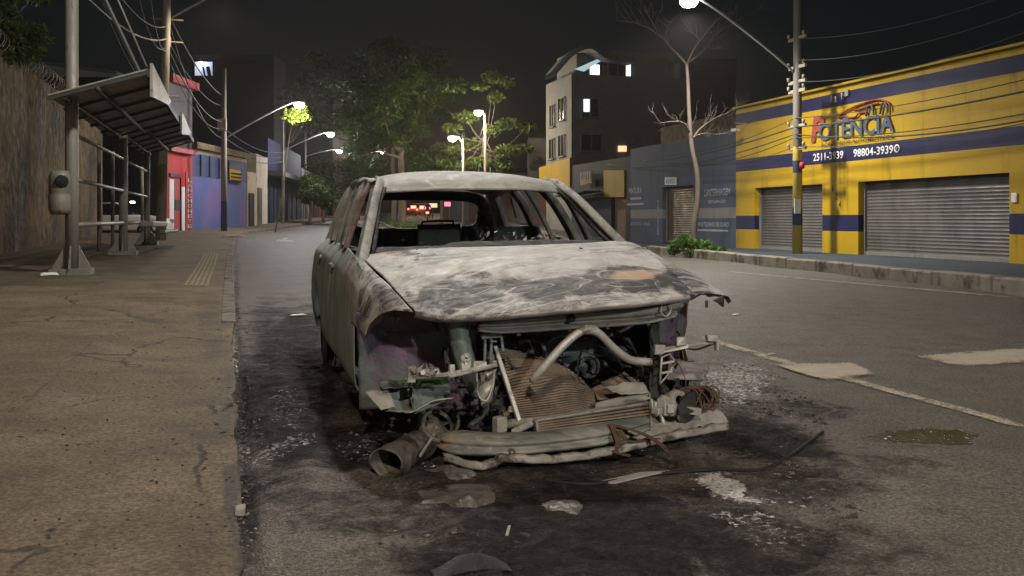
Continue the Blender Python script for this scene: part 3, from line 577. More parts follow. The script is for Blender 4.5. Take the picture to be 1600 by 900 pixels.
# underbody, firewall and cabin remains
b = MB(); b.box((CX, 6.9, .29), (1.66, 3.3, .05)); b.box((CX, 5.46, .60), (1.50, .04, .62)); b.box((CX, 8.42, .62), (1.36, .04, .5)); b.build('floor_pan', M['black'], car)
b = MB(); G = cgrid([[(.72, 5.52, .93), (1.49, 5.50, .965), (2.26, 5.54, .98)], [(.74, 5.68, .95), (1.49, 5.68, .985), (2.24, 5.68, .99)], [(.76, 5.84, .92), (1.49, 5.86, .95), (2.22, 5.84, .96)], [(.76, 5.92, .70), (1.49, 5.94, .72), (2.22, 5.92, .72)]], 22, 40)
G[..., 2] += .022*fbm(G*7, 4); b.grid(G); dash = b.build('dashboard', M['char'], car, solid=.01)
def seat(px0, px1, py, Y, rest=True):
    a, c = onY(px0, py, Y), onY(px1, py, Y); z = a[2]; o = MB(); x0, x1 = a[0], c[0]; w = x1-x0
    G = cgrid([[(x0, Y-.5, .48), (x1, Y-.5, .48)], [(x0, Y-.15, .50), (x1, Y-.15, .50)], [(x0+.01, Y-.02, .62), (x1-.01, Y-.02, .62)], [(x0+.01, Y+.03, z-.10), (x1-.01, Y+.03, z-.10)], [(x0+.02, Y+.04, z), (x1-.02, Y+.04, z)], [(x0+.02, Y+.12, z-.01), (x1-.02, Y+.12, z-.01)], [(x0+.02, Y+.14, .6), (x1-.02, Y+.14, .6)]], 40, 16)
    G = dent(G, .022, 6, px0, 1); G[..., 2] += .012*fbm(G*9, 3); o.grid(G); s = o.build('seat', M['charlight'], car, solid=.012)
    if rest:
        f = MB(); m = (x0+x1)/2; f.tube(curve([(m-.13, Y+.07, z-.1), (m-.12, Y+.07, z+.035), (m-.09, Y+.07, z+.055), (m+.09, Y+.07, z+.06), (m+.12, Y+.07, z+.04), (m+.13, Y+.07, z-.1)], 26), .009, 6); f.build('headrest_frame', M['char'], s)
    return s
seat(652, 722, 358, 7.0); seat(770, 850, 361, 6.6, False); seat(722, 770, 360, 7.9, False); seat(596, 650, 364, 7.9, False)
for A_, B_, r_ in (((716, 372, 7.2), (717, 349, 7.2), .012), ((812, 318, 6.9), (836, 366, 6.6), .009), ((798, 308, 7.4), (806, 340, 7.3), .008)): b = MB(); b.tube([onY(*A_), onY(*B_)], r_, 6); b.build('belt_stalk', M['char'], car)
b = MB()
for k in range(46):
    p = onY(random.uniform(752, 876), random.uniform(362, 388), random.uniform(5.75, 6.2)); b.add(p+RNG.normal(0, .011, (4, 3)), [(0, 1, 2), (0, 2, 3), (0, 1, 3), (1, 2, 3)])
tag(b.build('melted_glass', M['bare'], dash), kind='stuff')

# ------------------------------------------------------------------ stripped front end
YF = 4.40
def q(px, py, Y=YF): return onY(px, py, Y)
# upper crossmember with its latch hole
def strip(name, top, bot, Y, mat, depth=.05, par=car, n=40, dn=.006):
    T = np.array([q(*p, Y) for p in top]); B = np.array([q(*p, Y) for p in bot]); T, B = curve(T, n), curve(B, n)
    G = np.stack([T+np.array((0, depth, -.005)), T, T*.6+B*.4+np.array((0, -.018, 0)), T*.35+B*.65+np.array((0, .006, 0)), T*.15+B*.85-np.array((0, .022, 0)), B-np.array((0, .012, 0)), B+np.array((0, depth, .01))]); G = cgrid(G, 26, n)
    return sheetobj(name, dent(G, dn, 5, 3, 1), mat, par, .004)
beam = strip('crossmember', [(748, 502), (790, 496), (900, 486), (1000, 479), (1075, 466)], [(745, 517), (790, 520), (900, 513), (1000, 506), (1052, 496)], 4.40, M['beam'], .10)
b = MB(); p = q(894, 497.5, 4.355); b.lathe(p, (0, 1, 0), [(1e-4, 0), (.017, 0), (.02, .006), (.018, .02)], 20); b.build('latch_hole', M['black'], beam)  # black disc coloured for the shade inside the hole
for px, py in ((810, 520), (890, 514), (949, 510), (1013, 504), (915, 484)):
    b = MB(); p = q(px, py, 4.38); b.box(p, (.010, .012, .024)); b.box(p-np.array((0, .002, .010)), (.017, .010, .007)); b.build('clip', M['rust'], beam)
b = MB(); b.tube(curve([q(1034, 472, 4.37), q(1045, 470, 4.36), q(1048, 484, 4.36), q(1042, 494, 4.36), q(1033, 489, 4.36), q(1034, 472, 4.37)], 22), .004, 6); b.build('wire_loop', M['bare'], beam)
# dark cavity walls
def wallsheet(name, P, mat, n=(24, 24), amp=.02, sc=5, par=car, solid=.004, seed=0):
    A, B_, C_, D = [np.array(p, float) for p in P]; u = np.linspace(0, 1, n[0])[:, None, None]; v = np.linspace(0, 1, n[1])[None, :, None]
    G = (1-u)*((1-v)*A+v*B_)+u*((1-v)*D+v*C_); nm = np.cross(B_-A, D-A); nm /= np.linalg.norm(nm); G = G+nm*(fbm(G*sc+seed, 4)*amp)[..., None]
    return sheetobj(name, G, mat, par, solid)
wh = wallsheet('wheel_housing', [q(556, 488, 4.86), q(742, 484, 4.66), q(748, 640, 4.66), q(562, 640, 4.90)], M['purple'], (30, 34), .05, 4)
b = MB()                                                   # pressed ribs, a drawn-in panel line and hoses on it
b.tube(curve([q(622, 497, 4.6), q(620, 510, 4.66), q(628, 520, 4.72)], 10), .006, 6); b.tube(curve([q(688, 505, 4.62), q(706, 540, 4.66), q(718, 580, 4.66)], 12), .009, 6); b.tube(curve([q(698, 500, 4.62), q(715, 545, 4.62), q(724, 590, 4.62)], 12), .007, 6)
b.bar(q(600, 522, 4.83), q(690, 520, 4.75), .03, .018); b.bar(q(612, 520, 4.84), q(608, 600, 4.86), .02, .012); b.build('hoses', M['purple'], wh, bevel=.004)
wallsheet('inner_panel', [q(572, 492, 4.72), q(668, 491, 4.56), q(690, 524, 4.74), q(604, 520, 4.8)], M['purple'], (14, 20), .015, 6)
b = MB(); G = cgrid([[q(698, 500, 4.47), q(716, 499, 4.44), q(728, 498, 4.47)], [q(706, 545, 4.47), q(724, 542, 4.44), q(737, 542, 4.47)], [q(720, 590, 4.49), q(735, 588, 4.46), q(747, 586, 4.49)], [q(738, 622, 4.52), q(747, 622, 4.50), q(756, 618, 4.52)]], 20, 10); b.grid(dent(G, .006, 8)); b.build('front_post', M['teal'], car, solid=.006)
b = MB(); P = [q(756, 506, 4.46), q(758, 540, 4.45), q(757, 578, 4.43)]; b.tube(P, .008, 6); b.tube([p+np.array((.03, 0, 0)) for p in P], .008, 6); b.bar(q(752, 526, 4.44), q(782, 523, 4.44), .02, .022); b.bar(q(782, 518, 4.44), q(786, 548, 4.44), .012, .012); b.bar(q(766, 533, 4.43), q(776, 533, 4.43), .012, .008); b.build('latch_bracket', M['teal'], car)
# headlamp carrier bars either side
b = MB(); b.bar(q(633, 591, 4.36), q(700, 584, 4.30), .03, .014); b.bar(q(698, 584, 4.30), q(776, 570, 4.28), .035, .022)
b.box(q(640, 584, 4.35), (.035, .03, .075)); b.box(q(668, 580, 4.32), (.09, .03, .035)); b.box(q(706, 576, 4.29), (.03, .02, .04)); b.box(q(727, 570, 4.28), (.05, .02, .06)); b.lathe(q(727, 560, 4.28), (0, 1, 0), [(.008, -.01), (.024, -.01), (.024, .01), (.008, .01)], 14); b.box(q(750, 570, 4.28), (.06, .02, .035))
b.jit(.012, 9); hl = b.build('headlamp_carrier', M['bare'], car, bevel=.003)
b = MB()
for k in range(30): b.add(q(random.uniform(645, 690), random.uniform(574, 588), 4.30)+RNG.normal(0, .010, (4, 3)), [(0, 1, 2), (0, 2, 3), (0, 1, 3), (1, 2, 3)])
b.build('melted_lens', M['ashy'], hl)
wallsheet('melted_plastic', [q(642, 592, 4.42), q(694, 586, 4.40), q(704, 598, 4.40), q(648, 606, 4.42)], M['green'], (8, 10), .02, 9, seed=2)
G = np.array([[q(x, y, 4.34+.04*math.sin(i*1.7+j)) for j, (x, y) in enumerate(r)] for i, r in enumerate([[(748, 582), (762, 580), (776, 574)], [(750, 600), (762, 594), (774, 592)], [(746, 618), (758, 612), (770, 608)], [(752, 634), (760, 632), (768, 628)]])])
b = MB(); b.grid(dent(cgrid(G, 16, 12), .02, 12, 3)); o = b.build('hanging_bracket', M['bare'], car, solid=.004)
b = MB(); b.tube(curve([q(745, 580, 4.3), q(746, 610, 4.3), q(752, 624, 4.29), q(762, 624, 4.29), q(770, 600, 4.3), q(772, 580, 4.3)], 24), .004, 6); b.build('cable_loop', M['bare'], o)
b = MB(); b.bar(q(1022, 548, 4.36), q(1078, 541, 4.32), .03, .022); b.bar(q(1076, 541, 4.32), q(1126, 533, 4.30), .025, .016); b.box(q(1066, 534, 4.31), (.06, .02, .045)); b.box(q(1112, 529, 4.29), (.06, .03, .035)); b.box(q(1120, 540, 4.29), (.018, .03, .05)); b.box(q(1030, 545, 4.35), (.05, .03, .04)); b.jit(.012, 9); b.build('headlamp_carrier', M['bare'], car, bevel=.003)
# torn teal splash panels low on this side
for k, (P, Y, mt) in enumerate([([(572, 612), (640, 596), (650, 640), (612, 642)], 4.52, 'teal'), ([(592, 594), (640, 592), (638, 602), (598, 606)], 4.5, 'teal'), ([(636, 606), (700, 598), (704, 622), (648, 646)], 4.46, 'teal'),
                                 ([(570, 612), (604, 604), (618, 634), (596, 640)], 4.44, 'ashy'), ([(600, 640), (668, 636), (710, 622), (640, 640)], 4.40, 'bare'), ([(646, 600), (664, 598), (662, 640), (652, 642)], 4.42, 'teal')]):
    wallsheet('splash_panel', [q(*P[0], Y), q(*P[1], Y+.05), q(*P[2], Y-.06), q(*P[3], Y-.08)], M[mt], (14, 14), .04, 8, seed=k*3)
# engine: block, covers, pulley, hoses
b = MB(); wb = wallsheet('engine_cavity', [q(735, 500, 5.0), q(1060, 480, 5.0), q(1070, 690, 4.95), q(735, 700, 4.95)], M['purple'], (40, 60), .10, 4.5, seed=5)
b = MB(); b.lathe(q(917, 572, 4.80), (.1, -1, 0), [(.030, .0), (.034, .012), (.050, .012), (.060, .020), (.062, .034), (.056, .036), (.05, .018)], 30); b.lathe(q(917, 572, 4.86), (.1, -1, 0), [(1e-4, .02), (.05, .02), (.085, -.02), (.10, -.09)], 30)
eng = MB(); eng.box(q(880, 600, 4.98), (.50, .22, .26), rz=.08); eng.box(q(860, 540, 5.0), (.46, .25, .10), rz=.05); eng.lathe(q(835, 548, 4.82), (0, -1, .2), [(1e-4, .06), (.05, .05), (.065, 0), (.065, -.1)], 18); eng.lathe(q(978, 552, 4.85), (.2, -1, .1), [(1e-4, .09), (.06, .07), (.09, 0), (.09, -.14)], 20); eng.lathe(q(872, 585, 4.8), (0, -1, 0), [(1e-4, .05), (.03, .05), (.035, -.05)], 16); eng.box(q(990, 600, 4.9), (.22, .2, .26), rz=-.2); eng.box(q(790, 630, 4.75), (.12, .14, .14), rz=.3); eng.lathe(q(755, 650, 4.7), (0, -1, 0), [(1e-4, .06), (.05, .05), (.06, -.06)], 16)
eo = eng.build('engine', M['purple'], car, bevel=.02, seg=2); b.build('pulley', M['teal'], eo)
b = MB()
for P, Y, r in (([(790, 540), (830, 532), (850, 545), (842, 575)], 4.72, .012), ([(838, 575), (852, 540), (880, 524), (930, 530)], 4.70, .009), ([(960, 520), (985, 535), (1000, 570), (1002, 612)], 4.72, .014), ([(760, 560), (775, 600), (760, 640), (735, 665)], 4.62, .016), ([(940, 600), (970, 590), (1000, 598)], 4.68, .012)):
    b.tube(curve([q(x, y, Y+.03*math.sin(i*2)) for i, (x, y) in enumerate(P)], 18), r, 8)
b.build('hoses', M['teal'], eo)
# right-hand side of the bay
wallsheet('inner_panel', [q(1018, 500, 4.55), q(1062, 478, 4.62), q(1052, 560, 4.7), q(1020, 560, 4.6)], M['purple'], (18, 14), .03, 7, seed=9)
b = MB(); G = cgrid([[q(1012, 506, 4.44), q(1028, 500, 4.45)], [q(1016, 550, 4.43), q(1030, 545, 4.44)], [q(1014, 600, 4.42), q(1026, 600, 4.43)], [q(1018, 634, 4.42), q(1030, 632, 4.43)]], 22, 8); b.grid(dent(G, .012, 9)); b.tube(curve([q(1022, 500, 4.44), q(1018, 520, 4.42), q(1026, 545, 4.42)], 14), .007, 6); b.build('front_post', M['char'], car, solid=.01)
wallsheet('wheel_housing', [q(1026, 500, 4.75), q(1076, 470, 4.80), q(1060, 610, 4.95), q(1020, 620, 4.9)], M['purple'], (18, 14), .03, 7, seed=19)
b = MB(); P = [q(1031, 600, 4.36), q(1034, 558, 4.36), q(1046, 553, 4.37), q(1056, 566, 4.38)]; b.tube(P, .006, 6); b.bar(q(1034, 568, 4.36), q(1055, 564, 4.38), .008, .010); b.bar(q(1032, 583, 4.36), q(1050, 580, 4.38), .008, .010); b.tube([q(1031, 600, 4.36), q(1040, 590, 4.38), q(1056, 566, 4.38)], .004, 6); b.build('lamp_cage', M['alu'], car)
b = MB(); b.tube(curve([q(1074, 470, 4.36), q(1072, 500, 4.37), q(1064, 522, 4.38), q(1056, 532, 4.40)], 16), .004, 6); b.tube(curve([q(1048, 530, 4.38), q(1058, 522, 4.38), q(1056, 545, 4.38)], 12), .005, 6); b.tube(curve([q(1056, 560, 4.37), q(1070, 590, 4.34), q(1072, 612, 4.33)], 12), .0025, 5); b.build('wiring', M['rust'], car)
b = MB(); P = [q(1108, 466, 4.36), q(1132, 458, 4.33), q(1131, 480, 4.33), q(1122, 472, 4.35)]; P = [q(1116, 470, 4.36), q(1132, 462, 4.33), q(1131, 480, 4.33), q(1124, 474, 4.35)]; b.prism(P, (0, .02, 0)); b.box(q(1104, 475, 4.36), (.012, .01, .035)); b.build('wing_tip', M['rust'], car)
# crash tube bent into an arch
b = MB(); P = curve([q(829, 597, 4.28), q(850, 573, 4.25), q(880, 540, 4.24), q(904, 520, 4.25), q(921, 515, 4.26), q(937, 522, 4.27), q(960, 545, 4.30), q(985, 562, 4.34), q(1016, 566, 4.37)], 46)
r = np.full(46, .0195); r[20:27] = .0225; r[0] = .010; r[1] = .015; b.tube(P, r, 14); b.build('bent_tube', M['alu'], car)
# radiator, torn and folded
ctrl = [[q(773, 543, 4.56), q(786, 543, 4.57), q(800, 546, 4.60), q(808, 548, 4.62)], [q(780, 575, 4.52), q(808, 568, 4.50), q(845, 568, 4.52), q(880, 574, 4.58)], [q(790, 608, 4.47), q(830, 600, 4.42), q(880, 594, 4.44), q(920, 606, 4.52)], [q(800, 634, 4.43), q(850, 628, 4.38), q(890, 622, 4.40), q(928, 622, 4.48)], [q(809, 658, 4.40), q(850, 655, 4.36), q(890, 648, 4.38), q(930, 636, 4.44)]]
nr_ = 120; G = cgrid(ctrl, nr_, 60); nm = np.cross(np.gradient(G, axis=1), np.gradient(G, axis=0)); nm /= np.linalg.norm(nm, axis=-1)[..., None]
G = G+nm*(np.where(np.arange(nr_) % 4 < 2, .0045, -.0045))[:, None, None]+nm*(.014*fbm(G*7, 4)+.006*fbm(G*30, 3))[..., None]
rad_ = sheetobj('radiator', G, M['fin'], solid=.002)
for p in rad_.data.polygons: p.use_smooth = False
b = MB(); b.bar(q(773, 541, 4.54), q(812, 660, 4.37), .022, .03, up=(0, 1, 0)); b.build('side_tank', M['alu'], rad_, bevel=.004)
for p, d, a in ((q(766, 556, 4.52), (.032, .03, .04), .3), (q(770, 568, 4.50), (.035, .03, .03), .1), (q(798, 640, 4.42), (.028, .02, .028), .2)): b = MB(); b.box(p, d, rz=a); b.jit(.005); b.build('mounting_block', M['ashy'], rad_, bevel=.004)
# lower cooler: a shallow slatted box standing on the bumper beam
def quad(P, u, v): A, B_, C_, D = P; return (1-v)*((1-u)*A+u*B_)+v*((1-u)*D+u*C_)
P = [q(836, 656, 4.31), q(1013, 628, 4.36), q(1015, 664, 4.36), q(839, 681, 4.31)]
b = MB(); back = [p+np.array((0, .045, 0)) for p in P]
for k in range(7):
    v = (k+.5)/7; b.bar(quad(P, .01, v), quad(P, .99, v)+np.array((0, 0, .003*math.sin(k*3))), .035, .0085)
cool = b.build('cooler', M['fin'], car, bevel=.001)
b = MB(); b.bar(P[0], P[1], .05, .010); b.bar(P[3], P[2], .05, .008); b.bar(P[0], P[3], .012, .05, up=(0, 1, 0)); b.bar(P[1], P[2], .014, .05, up=(0, 1, 0)); b.build('cooler_frame', M['ashy'], cool, bevel=.002)
b = MB()
for k in range(6):
    v = (k+1)/7
    for j in range(44):
        u = (j+.5)/44; p = quad(back, u, v); b.box(p-np.array((0, .02, 0)), (.0025, .02, .010))
b.build('cooler_fins', M['rust'], cool)
# shroud plates lying over the cooler
wallsheet('shroud_plate', [q(925, 606, 4.55), q(975, 585, 4.70), q(1012, 612, 4.50), q(935, 622, 4.46)], M['fin'], (14, 18), .025, 9, seed=4)
wallsheet('shroud_plate', [q(944, 604, 4.44), q(1004, 596, 4.46), q(1014, 614, 4.40), q(958, 614, 4.38)], M['ashy'], (14, 22), .03, 13, seed=6)
wallsheet('shroud_plate', [q(930, 628, 4.40), q(1016, 612, 4.44), q(1016, 624, 4.38), q(930, 642, 4.34)], M['ashy'], (10, 26), .02, 10, seed=8)
b = MB(); b.bar(q(974, 583, 4.66), q(1012, 612, 4.46), .010, .014); b.build('shroud_rod', M['alu'], car)
# wheels: bare rims with rings of tyre wire
def wheel(x, y, s, name='wheel', r=.27):
    w = MB(); c = (x, y, r+.005); w.lathe(c, (1, 0, 0), [(r*.72, -.09), (r*.95, -.095), (r, -.085), (r*.97, -.06), (r*.8, -.02), (r*.8, .05), (r, .08), (r*.96, .09), (r*.75, .08)], 32); w.lathe(c, (s, 0, 0), [(1e-4, .05), (.06, .055), (.07, .03), (.09, .03)], 20)
    for k in range(5): a = k*1.2566; w.bar(np.array(c)+np.array((s*.04, .06*math.cos(a), .06*math.sin(a))), np.array(c)+np.array((s*.06, r*.85*math.cos(a), r*.85*math.sin(a))), .03, .05, up=(1, 0, 0))
    o = w.build(name, M['char'], car); t = MB()
    for k in range(9): t.lathe((x+random.uniform(-.09, .09), y, c[2]), (1, random.uniform(-.06, .06), 0), [(r+.012+.006*k % .02, 0), (r+.018, .004), (r+.016, -.004), (r+.012+.006*k % .02, 0)], 28)
    t.build('tyre_wire', M['rust'], o); return o
wheel(.72, 7.62, -1); wheel(2.26, 7.62, 1); wheel(2.22, 4.98, 1)
b = MB(); b.tube(curve([q(735, 640, 4.75), q(790, 652, 4.6), q(815, 655, 4.5)], 14), .03, 10); b.tube(curve([q(720, 680, 4.8), q(760, 676, 4.6), q(790, 664, 4.45), q(832, 660, 4.32)], 20), .024, 10); b.box(q(781, 664, 4.42), (.06, .05, .08), rz=.4); b.bar(q(800, 676, 4.34), q(832, 660, 4.3), .03, .03); b.build('chassis_leg', M['ashy'], car, bevel=.006)
b = MB(); b.box((.95, 4.95, .22), (.5, .3, .12), rz=.2); b.box((1.55, 5.1, .22), (.9, .5, .14), rz=-.05); b.box((2.1, 4.9, .25), (.2, .3, .2)); b.build('subframe', M['black'], car, bevel=.03)
# burnt looms and clots of melted plastic hanging in the bay
b = MB()
for k in range(34):
    x0, y0 = random.uniform(690, 1030), random.uniform(505, 600); L = random.uniform(30, 110); a = random.uniform(-.6, 1.9); Yk = random.uniform(4.45, 4.75)
    P = [q(x0, y0, Yk), q(x0+L*.3*math.cos(a)+random.uniform(-12, 12), y0+L*.35*abs(math.sin(a))+random.uniform(0, 14), Yk-.03), q(x0+L*.7*math.cos(a), y0+L*.6*abs(math.sin(a))+10, Yk+.03), q(x0+L*math.cos(a), min(y0+L*abs(math.sin(a)), 655), Yk)]
    b.tube(curve(P, 14), random.choice((.0025, .003, .004, .006)), 5)
tag(b.build('burnt_looms', M['char'], car), kind='stuff')
b = MB()
for k in range(110):
    x0, y0 = (random.uniform(590, 835), random.uniform(600, 672)) if k % 2 else (random.uniform(1000, 1060), random.uniform(560, 650)); p = q(x0, y0, random.uniform(4.38, 4.6)); p[2] = max(p[2], .03)
    s_ = random.uniform(.008, .03); v = np.array([(1, 0, 0), (-1, 0, 0), (0, 1, 0), (0, -1, 0), (0, 0, 1), (0, 0, -1)])*RNG.uniform(.4, 1.5, (6, 3))*s_+p; b.add(v, [(0, 2, 4), (2, 1, 4), (1, 3, 4), (3, 0, 4), (2, 0, 5), (1, 2, 5), (3, 1, 5), (0, 3, 5)])
tag(b.build('melted_clots', M['char'], car), kind='stuff')
# ================================================================== WRECKAGE ON THE GROUND
def gp(px, py, dz=0.): p = gr(px, py); p[2] += dz; return p
def piece(name, label, cat, G, mat, solid=.004, group=None, loc=None):
    b = MB(); b.grid(G); o = b.build(name, mat, None, solid=solid, loc=loc); return tag(o, label, cat, group)
# bumper beam: a bent channel lying in front of the nose
def chan(bot, top, n=60, bulge=.03, back=.07):
    B = curve([np.array(p) for p in bot], n); T = curve([np.array(p) for p in top], n); f = np.cross(np.gradient(B, axis=0), (0, 0, 1)); f /= np.linalg.norm(f, axis=1)[:, None]
    return cgrid(np.stack([T-f*back, T, T*.7+B*.3+f*bulge, T*.45+B*.55+f*bulge*.55, T*.2+B*.8+f*bulge, B, B-f*back]), 34, n)
bx = [(690, 700, 4.42), (712, 710, 4.32), (790, 712, 4.22), (880, 704, 4.22), (960, 692, 4.26), (1010, 672, 4.32)]
tx = [(692, 676, 4.45), (712, 677, 4.36), (790, 682, 4.25), (880, 676, 4.25), (960, 662, 4.29), (1010, 650, 4.35)]
G = chan([onY(*p) for p in bx], [onY(*p) for p in tx]); G[..., 2] += .004*fbm(G*6, 3)
bb = thing('bumper_beam', 'grey steel bumper beam fallen on the ground under the torn radiator', 'bumper beam', (1.5, 4.28, .0))
b = MB(); b.grid(G); b.build('channel', M['beam'], bb, solid=.004)
b = MB(); b.lathe(onY(800, 706, 4.19), (0, -1, 0), [(.006, 0), (.012, .004), (.016, 0), (.012, -.02)], 14); b.bar(onY(788, 713, 4.19), onY(826, 713, 4.19), .01, .010); b.build('tow_eye', M['rust'], bb)
M['bare2'] = pm('sooty_pale_strip', (.14, .13, .115), (.29, .275, .25), 11, .6, .2, c2=(.05, .045, .04), s2=9, t2=(.52, .64), bump=.6, bs=45)
# pale absorber strip under it, with the torn strap looped over it
bs = [(692, 716, 4.30), (740, 729, 4.16), (772, 726, 4.14), (790, 718, 4.12), (860, 720, 4.13), (960, 706, 4.15), (1040, 686, 4.22), (1090, 676, 4.26), (1136, 668, 4.3)]
P = np.array([onY(*p) for p in bs]); P[:, 2] = np.maximum(P[:, 2], .02); C_ = curve(P, 90)
b = MB(); th = np.linspace(-.6, 3.7, 9); nz = np.stack([.004*fbm(C_*24, 3), .010*fbm(C_*16+4, 3), .007*fbm(C_*19+2, 4)], -1); G = np.array([C_+np.array((0, -o, h-.012))+nz*(.5+k*.25) for k, (o, h) in enumerate(((0, 0), (.014, .004), (.019, .013), (.011, .022), (.015, .028), (0, .034), (-.03, .031)))]); b.grid(G)
tag(b.build('bumper_strip', M['bare2'], solid=.004), 'long pale bent strip lying along the foot of the bumper beam', 'trim strip')
# crumpled panel at the right
ctrl = [[onY(960, 690, 4.28), onY(1020, 652, 4.40), onY(1075, 634, 4.46), onY(1112, 630, 4.48)], [onY(985, 696, 4.22), onY(1030, 668, 4.33), onY(1080, 650, 4.38), onY(1128, 644, 4.42)], [onY(1000, 700, 4.19), onY(1040, 682, 4.24), (onY(1090, 668, 4.28)), onY(1138, 660, 4.34)]]
G = cgrid(ctrl, 30, 70); u = np.linspace(0, 1, 70)[None]; G[..., 2] += .016*np.sin(u*38+fbm(G*5, 2)*2)*np.sin(u*3.1)*.6+.02*fbm(G*9, 4); G[..., 2] = np.maximum(G[..., 2], .012)
piece('crumpled_panel', 'crumpled ash-coated sheet draped beside the bumper beam right of the cooler', 'metal panel', G, M['ashy'])
# torn strap
b = MB()
for P in ([(955, 662, 4.26), (966, 690, 4.17), (962, 706, 4.12), (985, 712, 4.08)], [(958, 664, 4.26), (1000, 676, 4.2), (1026, 690, 4.12), (1050, 712, 4.02)], [(968, 672, 4.2), (985, 690, 4.16), (1030, 684, 4.2)]):
    c = curve([onY(*p) for p in P], 18); c[:, 2] = np.maximum(c[:, 2], .012)
    for i in range(17): b.bar(c[i], c[i+1], .028, .005)
tag(b.build('torn_strap', M['rust']), 'torn rusty strap looped over the fallen bumper beam', 'metal strap')
# folded plate and burnt tyre by the right front wheel
M['mauve'] = pm('pinkish_burnt_sheet', (.16, .14, .145), (.27, .245, .245), 6, .7, .1, c2=(.07, .06, .065), s2=5)
G = cgrid([[onY(1046, 560, 4.62), onY(1070, 566, 4.62), onY(1108, 576, 4.6)], [onY(1044, 574, 4.54), onY(1072, 580, 4.52), onY(1104, 585, 4.52)], [onY(1042, 590, 4.50), onY(1072, 592, 4.47), onY(1098, 592, 4.46)]], 18, 34); G = G+np.array((0, 0, 1))*(.012*np.sin(np.arange(18)*1.1))[:, None, None]+np.stack([0*G[..., 0], 0*G[..., 0], .012*fbm(G*9, 3)], -1)
piece('folded_plate', 'folded pinkish grey plate sticking out by the right front wheel', 'metal panel', G, M['mauve'])
ty = thing('tyre_carcass', 'collapsed rust-brown tyre carcass of bare wire at the right of the nose', 'tyre', gp(1090, 640))
c0 = onY(1080, 620, 4.42); b = MB()
for k in range(26):
    a = np.linspace(0, 6.283, 20); r = .085+.03*random.random(); t = RNG.normal(0, .25, 2); w = np.stack([c0[0]+.6*r*np.cos(a)+.16*(random.random()-.4), c0[1]+.02*random.random()+r*np.cos(a)*t[0], c0[2]-.02+r*.62*np.sin(a)+r*np.cos(a)*t[1]*.5], -1); w[:, 2] = np.maximum(w[:, 2], .01); b.tube(w, .004, 5)
b.build('steel_wires', M['rust'], ty); b = MB(); G = np.array([[c0+np.array((.16*math.cos(t)*s_+.02, .10*math.cos(t)-.02, -.05+.085*math.sin(t)*s_)) for t in np.linspace(0, 6.283, 26)] for s_ in (.25, .6, .9, 1, .9)]); G = dent(G, .03, 8); G[..., 2] = np.maximum(G[..., 2], .005); b.grid(G); b.build('carcass', M['char'], ty)
# cast part: pale pump housing
ph = thing('pump_housing', 'pale cast housing with a round hole lying between cooler and tyre carcass', 'engine part', gp(1060, 652))
c0 = onY(1061, 628, 4.36); b = MB(); b.lathe(c0, (.4, -1, .5), [(.03, .01), (.052, .02), (.066, 0), (.066, -.05), (.03, -.07)], 20); b.lathe(c0+np.array((-.05, -.02, -.03)), (-.2, -1, .1), [(1e-4, .03), (.03, .02), (.04, -.03)], 14); b.bar(c0+np.array((-.04, -.03, -.02)), c0+np.array((.09, -.05, -.045)), .03, .035)
b.tube(curve([c0+np.array((-.05, 0, .0)), c0+np.array((-.09, 0, .02)), c0+np.array((-.10, .02, -.05))], 12), .02, 8); b.build('casting', M['ashy'], ph, bevel=.006, seg=2)
b = MB(); b.disc(c0+np.array((.008, -.03, .01)), (.4, -1, .5), .022); b.build('bore', M['black'], ph)  # flat black disc stands in for the shade in the bore
pb = MB(); c1 = onY(1030, 640, 4.36)
for k in range(9): pb.box(c1+RNG.normal(0, .03, 3), RNG.uniform(.015, .05, 3), rz=random.random()*3)
pb.tube([c1, c1+np.array((.02, -.03, -.10))], .012, 8); pb.v = [(x, y, max(z, .012)) for x, y, z in pb.v]; tag(pb.build('melted_fittings', M['bare'], bevel=.004), 'knot of melted grey fittings at the right end of the cooler', 'engine part')
M['dirty'] = pm('sooty_grey_steel', (.05, .046, .04), (.15, .14, .12), 8, .6, .25, c2=(.025, .021, .018), s2=5, t2=(.46, .6), bump=.7, bs=30, bd=.015)
# drum, fan ring
wr = thing('fan_ring', 'scorched round fan casing lying under the left headlamp carrier', 'car part', gp(680, 700)); c0 = onY(681, 668, 4.46); d = np.array((.30, -.75, .62))
b = MB(); b.lathe(c0, d, [(.066, .02), (.080, .028), (.085, .01), (.082, -.04)], 32); b.lathe(c0+np.array((.035, .08, .02)), d, [(.086, .02), (.098, .026), (.102, .0), (.098, -.04)], 32); b.build('rings', M['dirty'], wr)
b = MB(); b.lathe(c0, d, [(1e-4, .03), (.024, .028), (.032, .01), (.045, .01), (.05, -.01)], 20)
for k in range(5):
    a = k*1.3+.4; e = np.array((math.cos(a), .55*math.sin(a), .75*math.sin(a))); b.bar(c0+e*.02+(0, 0, .012), c0+e*random.uniform(.05, .08), random.uniform(.014, .04), .014)
b.jit(.009, 20); b.build('hub', M['dirty'], wr)
cn = thing('metal_drum', 'crushed hollow metal drum with an open end lying left of the bumper beam', 'metal drum', gp(620, 745)); a0, a1 = gp(603, 748, .07), gp(668, 712, .075)
e = a1-a0; L = np.linalg.norm(e); b = MB(); b.lathe(a0, e, [(.03, .09), (.06, .06), (.070, .01), (.077, -.010), (.082, .0), (.078, .02), (.074, L*.2), (.078, L*.22), (.074, L*.25), (.070, L*.5), (.078, L*.8), (.068, L), (.04, L+.02), (1e-4, L+.02)], 40)
